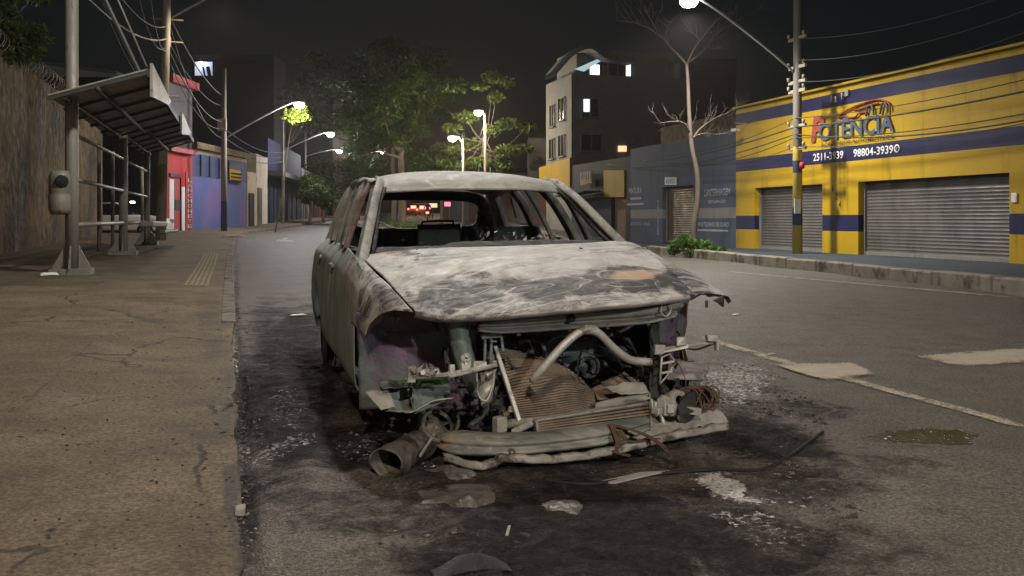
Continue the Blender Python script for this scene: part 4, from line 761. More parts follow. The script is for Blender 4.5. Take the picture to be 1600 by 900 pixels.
V = np.array(b.v); V[:, 2] = .012+(V[:, 2]-.012)*.88; V += .026*np.stack([fbm(V*9, 3), fbm(V*9+3, 3), fbm(V*9+7, 3)], -1); V[:, 2] = np.where(V[:, 2] < .01, .01, V[:, 2]); b.v = [tuple(p) for p in V]; b.build('shell', M['dirty'], cn)
b = MB(); b.bar(a0*.55+a1*.45+np.array((.05, -.09, .0)), a1+np.array((.02, -.085, .05)), .008, .01); b.build('rod', M['alu'], cn)
# slag plates, wires, stones, flakes
def slag(px, py, rx, ry, name, label, seed, mat):
    c = gr(px, py); n = 34; a = np.linspace(0, 2*math.pi, 61); p = []
    for s_ in np.linspace(0, 1, n):
        rr_ = s_*(1+.62*fbm(np.stack([np.cos(a)*1.7+seed, np.sin(a)*1.7, 0*a], -1), 5)); x = c[0]+rx*rr_*np.cos(a); y = c[1]+ry*rr_*np.sin(a); z = .012*(1-s_**8)+.038*np.clip(fbm(np.stack([x*9+seed, y*9, 0*x], -1), 4), -.4, 1)*(1-s_**4); p.append(np.stack([x, y, RZ(x, y)+np.maximum(z+.008, -.01)-.012*s_**8+.004], -1))
    b = MB(); b.grid(np.array(p)); return tag(b.build(name, mat), label, 'slag', None)
M['slag'] = pm('melted_metal_slag', (.075, .07, .062), (.15, .142, .128), 7, .4, .25, c2=(.05, .045, .04), s2=4, t2=(.55, .7), bump=.6, bs=40, bd=.015)
slag(712, 778, .155, .17, 'melted_slag', 'grey plate of melted metal set on the road below the bumper', 1, M['slag']); slag(882, 797, .09, .07, 'melted_slag', 'small round patch of melted metal in the black soot below the beam', 4, M['slag']); slag(700, 745, .12, .10, 'melted_slag', 'thin slag crust just above the larger melted plate', 7, M['slag'])
def wire(px, name, label, r=.006, mat='black', cat='wire', dz=.012):
    P = curve([gp(*p, dz) for p in px], 10*len(px)); P[:, 2] += .010*np.abs(fbm(P*5, 3)); b = MB(); b.tube(P, r, 6); return tag(b.build(name, M[mat]), label, cat)
wire([(850, 754), (900, 762), (940, 760), (1000, 748), (1070, 741), (1130, 738), (1190, 738), (1240, 712), (1286, 678)], 'burnt_cable', 'long black burnt cable winding across the soot in front of the car', .008, cat='cable')
wire([(1180, 668), (1215, 676), (1245, 690)], 'burnt_cable', 'short charred cable in the rubble right of the crumpled panel', .010, cat='cable')
b = MB(); A = [gp(938, 758, .012), gp(960, 760, .01), gp(1010, 750, .016), gp(1046, 742, .014), gp(1000, 747, .02)]; b.prism(A, (0, 0, .006)); tag(b.build('bent_sliver', M['bare']), 'flat pale sliver of metal beside the long burnt cable', 'metal scrap')
b = MB(); b.bar(gp(792, 840, .008), gp(796, 826, .01), .01, .005); tag(b.build('metal_pin', M['ashy']), 'short thin pale metal pin lying in the black soot', 'metal scrap')
p = gp(376, 806, .02); b = MB(); V = np.array([(x, y, z) for x in (-1, 1) for y in (-1, 1) for z in (-1, 1)])*np.array((.019, .028, .018))*RNG.uniform(.7, 1.2, (8, 3)); b.add(V+p, [(0, 1, 3, 2), (4, 6, 7, 5), (0, 4, 5, 1), (2, 3, 7, 6), (0, 2, 6, 4), (1, 5, 7, 3)]); tag(b.build('stone', M['ashy'], bevel=.006, seg=2), 'pale square stone wedged in the wet gutter', 'stone')
b = MB(); tt = np.linspace(0, 1, 40); arc = [gp(672+118*t, 897-20*math.sin(t*2.4)**1.0, .006) for t in tt]; G = np.array([[p+np.array((0, -.012*k-.004*math.sin(t*9+k), .030*math.sin(k*.5)*math.sin(t*3.14)+.004)) for p, t in zip(arc, tt)] for k in range(8)]); G[..., 2] += .006*fbm(G*22, 4); b.grid(G); tag(b.build('bent_sheet', M['char'], solid=.003), 'dark curved metal sheet at the bottom edge before the soot', 'metal scrap')
M['soot'] = pm('soot_crumbs', (.010, .009, .0085), (.030, .026, .023), 30, .8, c2=(.10, .09, .08), s2=40, t2=(.6, .68), bump=.6, bs=90)
def chunks(n, pick, smin, smax, name, mat, loc):
    V, F = [], []; k = 0
    base = np.array([(1, 0, 0), (-1, 0, 0), (0, 1, 0), (0, -1, 0), (0, 0, 1), (0, 0, -.6)], float); T = np.array([(0, 2, 4), (2, 1, 4), (1, 3, 4), (3, 0, 4), (2, 0, 5), (1, 2, 5), (3, 1, 5), (0, 3, 5)])
    for _ in range(n):
        p = pick(); s_ = smin*(smax/smin)**(random.random()**2.2); a = random.random()*6.28; v = base*RNG.uniform(.45, 1.3, (6, 3))*np.array((s_*random.uniform(.7, 2.2), s_, s_*.55)); c, d = math.cos(a), math.sin(a)
        v = np.stack([v[:, 0]*c-v[:, 1]*d, v[:, 0]*d+v[:, 1]*c, v[:, 2]], -1)+p+np.array((0, 0, s_*.15)); V.append(v); F.append(T+6*k); k += 1
    return tag(fast(name, np.concatenate(V), np.concatenate(F), mat, loc=loc), kind='stuff')
def pick_in(ell, f=RZ):
    wts = np.array([e[2]*e[3]*e[4] for e in ell]); wts = wts/wts.sum()
    def g():
        while True:
            e = ell[RNG.choice(len(ell), p=wts)]; r = math.sqrt(random.random())*1.1; a = random.random()*6.28; x, y = e[0]+e[2]*r*math.cos(a), e[1]+e[3]*r*math.sin(a)
            if y > 470: break
        p = hit(x, y, f); return p
    return g
chunks(4200, pick_in([(820, 700, 330, 60, 1), (470, 560, 60, 80, .6), (470, 670, 100, 60, 1.6), (1190, 660, 90, 50, 3), (380, 640, 22, 140, 2), (1230, 790, 120, 60, .8), (560, 720, 120, 40, 1.5), (1160, 610, 70, 40, 1.5), (760, 840, 200, 40, .5), (930, 800, 200, 70, .5), (600, 755, 60, 20, 3)]), .003, .021, 'burnt_debris', M['soot'], (1.5, 4, 0))
chunks(1300, pick_in([(1128, 762, 45, 22, 4), (1150, 600, 70, 40, 3), (1200, 800, 80, 30, 1), (435, 708, 70, 16, 1.5), (690, 700, 200, 60, .4), (400, 690, 24, 60, .6), (560, 650, 60, 30, .7)]), .003, .014, 'ash_flakes', M['ashy'], (1.5, 4, 0))
chunks(500, pick_in([(900, 670, 260, 40, 1), (640, 690, 90, 40, 2), (1120, 640, 60, 40, 2)]), .004, .018, 'metal_scraps', M['bare'], (1.5, 4, 0))
chunks(2600, pick_in([(820, 715, 330, 60, 1), (470, 680, 100, 70, 1.6), (1190, 660, 100, 50, 3), (380, 640, 14, 170, 3), (1240, 790, 130, 60, 1), (560, 730, 130, 40, 1.6), (620, 755, 70, 24, 4), (1160, 615, 70, 40, 2), (900, 830, 260, 60, .35)]), .003, .017, 'burnt_fragments', M['dirty'], (1.5, 4, 0))
chunks(900, pick_in([(820, 720, 330, 60, 1), (440, 690, 90, 30, 2), (1150, 620, 90, 60, 2.5), (480, 520, 60, 40, 2), (376, 650, 10, 170, 2), (1200, 790, 120, 60, 1.5), (620, 730, 60, 30, 3)]), .002, .0065, 'glass_crumbs', M['alu'], (1.5, 4, 0))
M['soot'] and chunks(620, pick_in([(200, 700, 190, 200, 1), (250, 520, 120, 50, 1)], SZ), .003, .012, 'pavement_grit', M['char'], (-1, 4, 0))
chunks(420, pick_in([(1300, 620, 300, 120, 1), (520, 840, 140, 60, 1)]), .003, .009, 'road_grit', M['ashy'], (2, 5, 0))
def litter(px, py, d, label, mat, f=SZ, name='litter', cat='litter', rz=.4):
    p = hit(px, py, f); b = MB(); G = np.array([[p+np.array((math.cos(rz)*u*d[0]-math.sin(rz)*v_*d[1], math.sin(rz)*u*d[0]+math.cos(rz)*v_*d[1], .012+d[2]*(1-abs(v_)**3)*(1-abs(u)**4))) for v_ in np.linspace(-1, 1, 9)] for u in np.linspace(-1, 1, 13)]); G[..., 2] += d[2]*.4*fbm(G*14, 3); b.grid(G); return tag(b.build(name, mat, solid=.003), label, cat)
M['white'] = pm('white_litter', (.55, .53, .5), (.75, .73, .7), 8, .7); M['card'] = pm('soiled_cardboard', (.30, .20, .14), (.42, .30, .22), 7, .85)
litter(76, 431, (.14, .07, .05), 'crumpled white wrapper on the pavement beside the shelter mast', M['white']); litter(365, 371, (.45, .2, .10), 'flattened brown cardboard lying at the end of the kerb', M['card'], cat='cardboard')
litter(466, 494, (.10, .03, .012), 'thin white scrap on the road left of the rear wheel', M['white'], RZ); litter(1150, 493, (.06, .02, .008), 'tiny white scrap on the clean road beyond the nose', M['white'], RZ); litter(1205, 556, (.05, .02, .01), 'small tan scrap beside the broken edge line', M['card'], RZ); litter(137, 381, (.1, .05, .04), 'small pale scrap at the foot of the concrete wall', M['white'])
# ================================================================== STREET FURNITURE, LEFT SIDE
M['galv'] = pm('galvanised_steel', (.17, .165, .14), (.26, .25, .215), 5, .55, .25, c2=(.10, .08, .06), s2=5, t2=(.56, .7), bump=.3, bs=50, st=(2, 2, .5)); M['galvdark'] = pm('dull_shelter_roof', (.20, .19, .145), (.29, .27, .21), 4, .6, .1, c2=(.07, .06, .045), s2=3)
M['ribs'] = pm('shelter_frame_dark', (.03, .03, .027), (.05, .048, .042), 6, .7); M['plank'] = pm('bench_green', (.06, .10, .06), (.10, .15, .09), 6, .6)
XM = -2.66; MY = (17.15, 24.4, 30.4)
sh = thing('bus_shelter', 'metal bus shelter with a tilted ribbed roof beside the concrete wall', 'bus shelter', (XM, 22, float(SZ(XM, 22))))
for i, (my, h, r) in enumerate(zip(MY, (6.6, 3.9, 2.75), (.105, .10, .085))):
    z = float(SZ(XM, my)); b = MB(); b.tube([(XM, my, z-.05), (XM, my, z+1.5), (XM, my, z+h)], r, 20); o = b.build('mast', M['galv'], sh)
    b = MB(); b.box((XM, my, z+.04), (.62, .5, .10)); 
    for a in range(4):
        c_, s_ = math.cos(a*1.57), math.sin(a*1.57); w = np.array((-s_, c_, 0))*.01; e = np.array((c_, s_, 0)); c0 = np.array((XM, my, z+.09)); b.prism([c0+e*r-w, c0+e*.30-w, c0+e*.28+np.array((0, 0, .04))-w, c0+e*r+np.array((0, 0, .38))-w], 2*w)
    b.build('base_plate', M['galv'], o)
RY = ((16.4, 23.9), (24.6, 31.6))
for k, (y0, y1) in enumerate(RY):
    s0, s1 = np.array((-2.9, 0, 3.05)), np.array((-1.42, 0, 3.52)); dz = .10*k; T0 = np.array((0, 0, dz)); a, c = s0+T0+(0, y0, 0), s1+T0+(0, y0, 0); d, e = s1+T0+(0, y1, 0), s0+T0+(0, y1, 0)
    b = MB(); b.prism([a, c, d, e], (0, 0, .035)); rp = b.build('roof_panel', M['galvdark'], sh, bevel=.01)
    b = MB()
    for j in range(6): t = j/5; b.bar(a*(1-t)+e*t-(0, 0, .04), c*(1-t)+d*t-(0, 0, .04), .05, .05)
    m0, m1 = (a+c)/2-(0, 0, .10), (d+e)/2-(0, 0, .10); b.bar(a*.85+c*.15-(0, 0, .05), e*.85+d*.15-(0, 0, .05), .06, .09); b.bar(c-(0, 0, .04), d-(0, 0, .04), .06, .12); b.build('roof_ribs', M['ribs'], rp)
    b = MB(); b.tube([m0-(0, .1, 0), m1], .045, 12); b.build('roof_tube', M['ribs'], rp)
    b = MB(); b.prism([c+(.03, 0, .12), c+(.03, .0, -.42), c+(.03, 3.6, -.14), c+(.03, 4.4, .02)], (.04, 0, 0)); b.build('fascia', M['galvdark'], rp)
b = MB(); b.bar((XM, 17.15, 5.9), onX(222, 122, -1.75), .045, .055); b.build('stay_rod', M['galv'], sh); b = MB(); b.tube([(XM, 17.2, 6.5), onX(229, 104, -1.5)], .018, 6); b.build('stay_rod', M['galv'], sh)
for i in range(2):
    for zz in (1.04, 1.80, 2.55): b = MB(); b.tube([(XM, MY[i], zz), (XM, MY[i+1], zz+.01)], .045 if zz < 1.2 else .035, 10); b.build('rail', M['galv'], sh)
for px in (155, 176, 222): r_ = ray(px, 343); X = -3.35; y = X/r_[0]*r_[1]; b = MB(); b.tube([(X, y, float(SZ(X, y))), (X, y, 3.0)], .05, 10); b.build('back_post', M['galv'], sh)
b = MB(); b.bar((-2.2, 25.0, 1.02), (-2.2, 29.6, 1.0), .34, .14); b.build('bench', M['galv'], sh, bevel=.03, seg=2); b = MB(); b.bar((-1.92, 26.2, .80), (-1.80, 29.8, .80), .16, .08); b.build('armrest', M['plank'], sh, bevel=.02)
# litter bin on the first mast
lb = thing('litter_bin', 'grey dented litter bin with a dark-coloured mouth fixed to the shelter mast', 'litter bin', (XM-.28, 16.95, 1.1)); c0 = onD(93, 300, 15.6); b = MB(); b.lathe(c0+(0, 0, -.36), (0, 0, 1), [(.001, 0), (.14, 0), (.165, .08), (.17, .30), (.155, .33), (.165, .36), (.17, .60), (.14, .70), (.001, .71)], 24); b.jit(.012, 5); b.build('body', M['galv'], lb)
b = MB(); b.lathe(c0+(.06, -.158, .17), (.4, -1, .1), [(.001, .02), (.095, .02), (.105, .0), (.1, -.04)], 20); b.build('mouth', M['black'], lb);  # black mouth carries the shade of the open bin in its colour
# concrete wall with razor wire
M['wall'] = pm('stained_concrete_wall', (.085, .058, .026), (.17, .12, .056), 2.2, .9, 0, c2=(.035, .028, .017), s2=.45, t2=(.44, .64), bump=1., bs=4, bd=.12, st=(1, 1, .75)); M['razor'] = pm('razor_wire', (.20, .19, .16), (.30, .28, .24), 8, .5, .4)
b = MB(); y0, y1 = 6., 40.7; G = np.array([[(-5.2, y, z) for z in np.linspace(-.1, 4.95, 26)] for y in np.linspace(y0, y1, 120)]); G[..., 0] += .02*fbm(G*1.5, 4)-.03*((np.arange(120) % 20) == 0)[:, None]; b.grid(G, 0, False); b.box((-5.5, (y0+y1)/2, 2.42), (.5, y1-y0-.02, 5.0)); tag(b.build('concrete_wall', M['wall']), 'tall stained concrete wall behind the bus shelter', 'wall')
b = MB(); t = np.linspace(0, 1, 900); P = np.stack([-5.35+.26*np.cos(t*2*math.pi*46), y0+12+(y1-y0-12.2)*t, 5.2+.26*np.sin(t*2*math.pi*46)], -1); b.tube(P, .012, 4); P[:, 0] = -5.35+.22*np.cos(t*2*math.pi*39+1); P[:, 2] = 5.25+.25*np.sin(t*2*math.pi*39+1); b.tube(P, .012, 4); tag(b.build('razor_wire', M['razor']), 'coiled razor wire along the top of the concrete wall', 'razor wire')
# white car parked in the side opening
M['cwhite'] = pm('white_car_paint', (.55, .54, .52), (.65, .64, .62), 6, .3); M['glass'] = pm('dark_car_glass', (.008, .009, .011), (.015, .016, .018), 5, .12, bump=0); M['tyre'] = pm('tyre_rubber', (.012, .012, .012), (.025, .025, .025), 9, .85)
L_red = glow('tail_lamp', (1, .05, .03), 14); L_white = glow('white_lamp', (.85, .9, 1), 18)
def hatch(root, c, e, sc, paint, tail=False):
    """simple small hatchback, side profile along e"""
    e = np.array((e[0], e[1], 0.)); e /= np.linalg.norm(e); nrm = np.array((-e[1], e[0], 0)); c = np.array(c, float); A = lambda x, z, w: c+e*x*sc+nrm*w*sc+np.array((0, 0, z*sc))
    pr = [(-2.05, .30), (-2.05, .75), (-1.95, .95), (1.0, .98), (1.9, .82), (2.05, .62), (2.05, .28)]; gl = [(-1.9, .95), (-1.55, 1.42), (.05, 1.46), (.95, .97)]
    b = MB(); b.prism([A(x, z, -.84) for x, z in pr], nrm*1.68*sc); b.build('body', paint, root, bevel=.08*sc, seg=3)
    b = MB(); b.prism([A(x, z, -.74) for x, z in gl], nrm*1.48*sc); b.build('cabin', M['glass'], root, bevel=.05*sc, seg=2); b = MB(); b.prism([A(x, z, -.70) for x, z in [(-1.6, 1.41), (-1.5, 1.48), (0, 1.51), (.1, 1.45)]], nrm*1.4*sc); b.build('roof', paint, root, bevel=.03*sc)
    for x in (-1.3, 1.3):
        for w in (-.80, .80):
            b = MB(); b.lathe(A(x, .31, w), nrm, [(.20, .1), (.31, .09), (.31, -.09), (.20, -.1)], 24); o = b.build('wheel', M['tyre'], root); b = MB(); b.lathe(A(x, .31, w), nrm, [(.001, .105), (.05, .105), (.05, -.105), (.001, -.105)], 14)
            for k in range(7): a = k*.9; b.bar(A(x, .31, w*1.11), A(x+.19*math.cos(a), .31+.19*math.sin(a), w*1.11), .05, .04)
            b.build('rim', M['alu'], o)
    for w in (-.62, .62): b = MB(); b.box(A(-2.06 if tail else 2.03, .72, w), (.16*sc, .16*sc, .16*sc)); b.build('tail_light' if tail else 'headlight', L_red if tail else M['alu'], root, bevel=.02)
wc0 = onD(188, 343, 39.5); wz = float(RZ(wc0[0], wc0[1]))
wc = thing('parked_car', 'white parked car half hidden behind the bus shelter', 'car', (wc0[0], wc0[1], wz)); hatch(wc, (wc0[0], wc0[1], wz+.02), (.96, -.2), .95, M['cwhite']); b = MB(); b.box(onD(207, 316, 38.4), (.16, .08, .07)); b.build('roof_light', L_white, wc)
# ================================================================== BUILDINGS
def onP(px, py, P0, P1):
    """sight line meets the upright plane through P0, P1"""
    r = ray(px, py); e = np.array((P1[0]-P0[0], P1[1]-P0[1])); n = np.array((-e[1], e[0])); t = (n@np.array(P0[:2]))/(n@r[:2]); return CP+r*t
def block(P0, P1, dep, z0, z1, mat, root, name='wall', side=1):
    e = np.array((P1[0]-P0[0], P1[1]-P0[1], 0.)); L = np.linalg.norm(e); e /= L; n = np.array((-e[1], e[0], 0))*side
    a, c = np.array((P0[0], P0[1], z0)), np.array((P1[0], P1[1], z0)); b = MB(); b.prism([a, c, c+n*dep, a+n*dep], (0, 0, z1-z0)); return b.build(name, mat, root)
def slab(P, n, d, name, mat, root, off=.0):
    """a board on a wall: corner points P, thickness d along the outward normal n"""
    b = MB(); n = np.array(n, float); b.prism([np.array(p)+n*off for p in P], n*d); return b.build(name, mat, root)
def text(body, p, ex, nrm, w, h, mat, root, name='lettering', bold=.0, up=(0, 0, 1), depth=.01, shear=0.):
    cu = bpy.data.curves.new('lettering', 'FONT'); cu.body = body; cu.size = 1; cu.offset = bold; cu.shear = shear; cu.resolution_u = 3; t = bpy.data.objects.new('lettering', cu); COL.objects.link(t); bpy.context.view_layer.update()
    me = bpy.data.meshes.new_from_object(t); bpy.data.objects.remove(t); v = np.array([q.co[:] for q in me.vertices]); v -= v.min(0); s_ = v.max(0)
    ex, up_, nrm = np.array(ex, float), np.array(up, float), np.array(nrm, float); v = np.array(p)+v[:, :1]/s_[0]*w*ex+v[:, 1:2]/s_[1]*h*up_+nrm*depth
    b = MB(); b.add(v, [tuple(f.vertices) for f in me.polygons]); return b.build(name, mat, root)
def bands(name, base, bs, rough=.7, dirt=(.03, .028, .025), dk=.5):
    """painted wall: plain colour with horizontal painted bands between heights, rain streaks and dirt"""
    n = NT(name); z = n.xyz(True)[2]; c = n.ramp(n.noise(.7, 6, .6), [(.3, tuple(x*.86 for x in base)), (.7, base)])
    for z0, z1, col in bs: c = n.mix(n.math('MULTIPLY', n.math('GREATER_THAN', z, z0), n.math('LESS_THAN', z, z1)), c, col)
    st = n.rng(n.noise(1.6, 7, .65, .4, n.map((1.5, 1.5, .22))), .52, .72, 0, dk); c = n.mix(st, c, n.mix(1., c, (.45, .42, .38), 'MULTIPLY'))
    c = n.mix(n.rng(n.noise(9, 5, .7), .62, .74, 0, .35), c, dirt); n.bump(n.noise(14, 5, .7), .25, .02); return n.out(c, rough, 0, .3)
YEL, BLU = (.40, .255, .001), (.006, .0075, .048)
M['yplain'] = bands('plain_yellow_paint', tuple(x*.7 for x in YEL), [], .7); M['shop'] = bands('yellow_blue_paint', YEL, [(4.36, 4.74, BLU), (2.76, 3.18, BLU), (.80, 1.26, BLU)], .6, dk=.7)
def shutter_mat(name, a, b_): return pm(name, a, b_, 1.6, .55, .25, c2=tuple(x*.62 for x in a), s2=.9, t2=(.5, .75), bump=.2, bs=30, st=(1, 1, .6))
M['shutter'] = shutter_mat('roller_shutter', (.088, .083, .076), (.112, .106, .097)); M['shutbrown'] = shutter_mat('rusty_shutter', (.10, .075, .045), (.14, .105, .065))
M['blue'] = bands('faded_blue_paint', (.062, .088, .132), [(1.18, 1.55, (.20, .195, .18))], .8, dk=.6); M['ltr'] = pm('painted_letters', (.33, .34, .34), (.42, .42, .41), 8, .8, c2=(.12, .15, .2), s2=9, t2=(.5, .68)); M['ltrw'] = pm('white_letters', (.55, .55, .55), (.68, .68, .66), 8, .6); M['ltrb'] = pm('blue_letters', (.03, .055, .10), (.045, .075, .13), 8, .5); M['ltrr'] = pm('red_letters', (.20, .03, .015), (.28, .045, .025), 8, .5); M['ltrk'] = pm('black_letters', (.012, .012, .012), (.02, .02, .02), 8, .6)
XF = 16.4; EXR, NR = np.array((0, -1., 0)), np.array((-1., 0, 0))
def fx_(px, py): return onX(px, py, XF)
def rshop(root, y0, y1, z0, z1, doors, mat, dep=.35, back=9.):
    """street wall at X=XF with shuttered openings; doors = (y far, y near, top)"""
    b = MB(); ds = sorted(doors); c = y0
    for a, e, t in ds:
        b.box((XF+dep/2, (c+a)/2, (z0+t)/2), (dep, a-c, t-z0)); c = e
    b.box((XF+dep/2, (c+y1)/2, (z0+min([d[2] for d in ds]+[z1]))/2), (dep, y1-c, min([d[2] for d in ds]+[z1])-z0)); t = min([d[2] for d in ds])
    b.box((XF+dep/2, (y0+y1)/2, (t+z1)/2+.0005), (dep, y1-y0, z1-t-.001)); b.box((XF+dep+back/2, (y0+y1)/2, (z0+z1)/2-.2), (back-.01, y1-y0-.02, z1-z0-.4)); return b.build('wall', mat, root)
def shutter(root, y0, y1, z0, z1, x, mat):
    n = int((z1-z0)/.022); z = np.linspace(z0, z1, n); xx = x+.012*np.abs(np.sin(np.arange(n)*math.pi/4))
    b = MB(); b.grid(np.array([[(xx[i], y0, z[i]), (xx[i], y1, z[i])] for i in range(n)]), 0, False); o = b.build('shutter', mat, root); g = MB()
    for y in (y0+.03, y1-.03): g.bar((x-.03, y, z0), (x-.03, y, z1), .06, .05, up=(0, 1, 0))
    g.bar((x-.02, y0+.06, z0+.05), (x-.02, y1-.06, z0+.05), .05, .09); g.build('guide_rail', M['galv'], o); return o
Y1150, YR = fx_(1150, 300)[1], fx_(1599, 300)[1]-.35
ys = thing('auto_shop', 'yellow shop with dark blue bands, two grey shutters and a car logo', 'shop', (XF, 23, .15))
dA = (fx_(1285, 290)[1], fx_(1179, 290)[1], 2.17); dB = (fx_(1577, 270)[1], fx_(1341, 287)[1], 2.17)
rshop(ys, YR, Y1150, .1, 4.9, [(dA[0], dA[1], 2.17), (dB[0], dB[1], 2.17)], M['shop'])
shutter(ys, dA[0]+.01, dA[1]-.01, .16, 2.16, XF+.22, M['shutter']); shutter(ys, dB[0]+.01, dB[1]-.01, .16, 2.16, XF+.22, M['shutter'])
b = MB(); b.box((XF+.15, (YR+Y1150)/2, 4.94), (.6, Y1150-YR+.04, .06)); b.build('parapet', M['shop'], ys)
def rtext(body, pxl, pxr, yt, yb, mat, root, **k):
    A, B_ = fx_(pxl, yb), fx_(pxr, yb); zt = fx_((pxl), yt)[2]; return text(body, (XF, A[1], A[2]), EXR, NR, abs(A[1]-B_[1]), zt-A[2], mat, root, **k)
def rt2(body, pxl, pxr, z0, z1, mat, root, **k):
    A, B_ = fx_(pxl, 343), fx_(pxr, 343); return text(body, (XF, A[1], z0), EXR, NR, abs(A[1]-B_[1]), z1-z0, mat, root, **k)
rt2('2511-3939', 1271, 1318, 2.86, 3.08, M['ltrw'], ys, bold=.012); rt2('98804-3939', 1334, 1396, 2.86, 3.08, M['ltrw'], ys, bold=.012)
b = MB(); c = fx_(1402, 236); c[2] = 2.97; b.lathe(c+NR*.012, NR, [(.075, 0), (.11, 0), (.11, .004), (.075, .004)], 20); b.bar(c+NR*.012+np.array((0, .03, -.045)), c+NR*.012+np.array((0, -.03, .045)), .012, .035, up=(1, 0, 0)); b.build('phone_mark', M['ltrw'], ys)
rt2('P', 1269, 1290, 3.42, 4.18, M['ltrr'], ys, bold=.045, shear=.18, depth=.05); rt2('OTÊNCIA', 1282, 1399, 3.42, 4.06, M['ltrb'], ys, bold=.022, depth=.06); rt2('ACESSÓRIOS AUTOMOTIVOS', 1285, 1398, 3.25, 3.37, M['ltrk'], ys, bold=.02, depth=.05)
def fz(px, z): p = fx_(px, 343); return np.array((XF-.06, p[1], z))
b = MB()
for P in ([(1312, 4.02), (1322, 4.15), (1336, 4.24), (1352, 4.30), (1370, 4.33), (1385, 4.26), (1393, 4.14), (1394, 3.98)], [(1312, 4.02), (1324, 4.03), (1330, 3.97), (1340, 3.97), (1345, 4.05), (1356, 4.04)], [(1334, 4.2), (1345, 4.15), (1362, 4.22), (1376, 4.22)]): b.tube(curve([fz(*p) for p in P], 36), .025, 6)
b.build('car_logo', M['ltrr'], ys); b = MB()
for a in (1361, 1383): b.tube(curve([fz(a-5, 3.93), fz(a-2, 4.17), fz(a+2, 4.20), fz(a+6, 4.12), fz(a+7, 3.93)], 24), .032, 6)
b.build('wheel_arches', M['ltrb'], ys)
for ch, px, py in (('6', 1300, 294), ('2', 1305, 306), ('4', 1311, 319)): A = fx_(px, py); text(ch, (XF, A[1], A[2]-.11), EXR, NR, .10, .21, M['ltrk'], ys, 'house_number', bold=.01)
b = MB(); b.box(fx_(1586, 309)+NR*.02, (.04, .16, .22)); b.build('alarm_plate', M['ltrw'], ys, bevel=.03, seg=2)
wl = thing('wall_floodlight', 'small unlit floodlight on an arm at the corner of the yellow shop', 'floodlight', fx_(1167, 205)); b = MB(); c = fx_(1169, 193); b.bar(c, c+NR*.5, .03, .03); b.build('arm', M['galv'], wl); b = MB(); c = fx_(1170, 204)+NR*.5; b.box(c, (.2, .3, .12)); b.build('housing', M['alu'], wl, bevel=.02)
b = MB(); c = fx_(1310, 155)+NR*.04
for k, (dy, dz) in enumerate(((.25, .05), (.05, .0), (-.25, .05), (-.42, .12), (-.5, .12))): b.box(c+np.array((0, dy, dz)), (.06, .05, .18))
tag(b.build('spotlight_bracket', M['alu']), 'row of small bright brackets on the upper blue band over the logo', 'bracket')
# blue body shop
Y985 = fx_(985, 300)[1]
bs_ = thing('body_shop', 'blue painted repair shop with faded white lettering and a rusty shutter', 'shop', (XF, 34, .2)); d0 = (fx_(1084, 300)[1], fx_(1035, 300)[1], 2.42)
rshop(bs_, Y1150+.02, Y985, .1, 4.2, [d0], M['blue']); shutter(bs_, d0[0]+.01, d0[1]-.01, .2, 2.41, XF+.2, M['shutbrown'])
b = MB(); b.box((XF+.1, (d0[0]+d0[1])/2, 3.3), (.06, d0[1]-d0[0], .9)); b.build('vent_grille', M['shutbrown'], bs_); b = MB(); b.box((XF+.2, (Y1150+fx_(1030, 300)[1])/2, 4.5), (.3, fx_(1030, 300)[1]-Y1150-.1, .7)); b.build('upper_wall', M['wall'], bs_)
sg = [fx_(1040, 277), fx_(1058, 277), fx_(1058, 289), fx_(1040, 289)]; o = slab(sg, NR, .03, 'sign', M['ltrw'], bs_, .01)
b = MB(); [b.box(fx_(1043+3*k, 283)+NR*.045, (.006, .10, .2)) for k in range(5)]; b.build('sign_marks', M['ltr'], o)
rtext('LANTERNAGEM', 1101, 1141, 296, 307, M['ltr'], bs_, bold=.02); rtext('RESTAURAÇÃO', 1107, 1134, 312, 319, M['ltr'], bs_, bold=.015); rtext('MARTELINHO DE OURO', 1091, 1139, 347, 354, M['ltr'], bs_, bold=.02); rtext('PINTURA', 983, 1003, 294, 303, M['ltr'], bs_, bold=.02); rtext('MECÂNICA  GERAL', 986, 1016, 346, 352, M['ltr'], bs_, bold=.01)
for a, c, y, h in ((985, 1002, 310, 4), (980, 1006, 319, 3.5), (1090, 1138, 360, 3)):
    p0, p1 = fx_(a, y), fx_(c, y); b = MB(); b.box((p0+p1)/2+NR*.008, (.006, abs(p0[1]-p1[1]), h*.022)); b.build('faded_line', M['ltr'], bs_)
for k, chh in enumerate('PARACHOQUES'): A = fx_(1029, 317+k*5.0); text(chh, (XF, A[1]+.09, A[2]), EXR, NR, .17, .11, M['ltr'], bs_, bold=.03)
# dark shop with yellow panel and brown door, then the four storey house
Y900 = fx_(893, 300)[1]
ds_ = thing('dark_shop', 'dark shop front with a yellow panel, a brown door and a pale sign', 'shop', (XF, 42, .2)); M['dkblue'] = bands('dark_blue_paint', (.014, .020, .030), [], .8); M['brown'] = pm('brown_door', (.11, .055, .028), (.15, .075, .04), 4, .7)
rshop(ds_, Y985+.02, Y900-.02, .2, 3.9, [(fx_(978, 300)[1], fx_(955, 300)[1], 2.3)], M['dkblue']); slab([fx_(945, 266), fx_(977, 266), fx_(977, 308), fx_(945, 308)], NR, .05, 'panel', M['yplain'], ds_, .01).name = 'panel'
b = MB(); b.box((XF+.2, fx_(966, 300)[1], 1.3), (.06, 1.6, 2.1)); b.build('door', M['brown'], ds_); sgn = slab([fx_(917, 270), fx_(935, 267), fx_(935, 286), fx_(917, 290)], NR, .05, 'sign', M['tactile'], ds_, .3); b = MB(); [b.box(fx_(919.5+3.3*k, 275)+NR*.37, (.01, .18, .32)) for k in range(5)]; b.build('sign_marks', M['ltrk'], sgn)
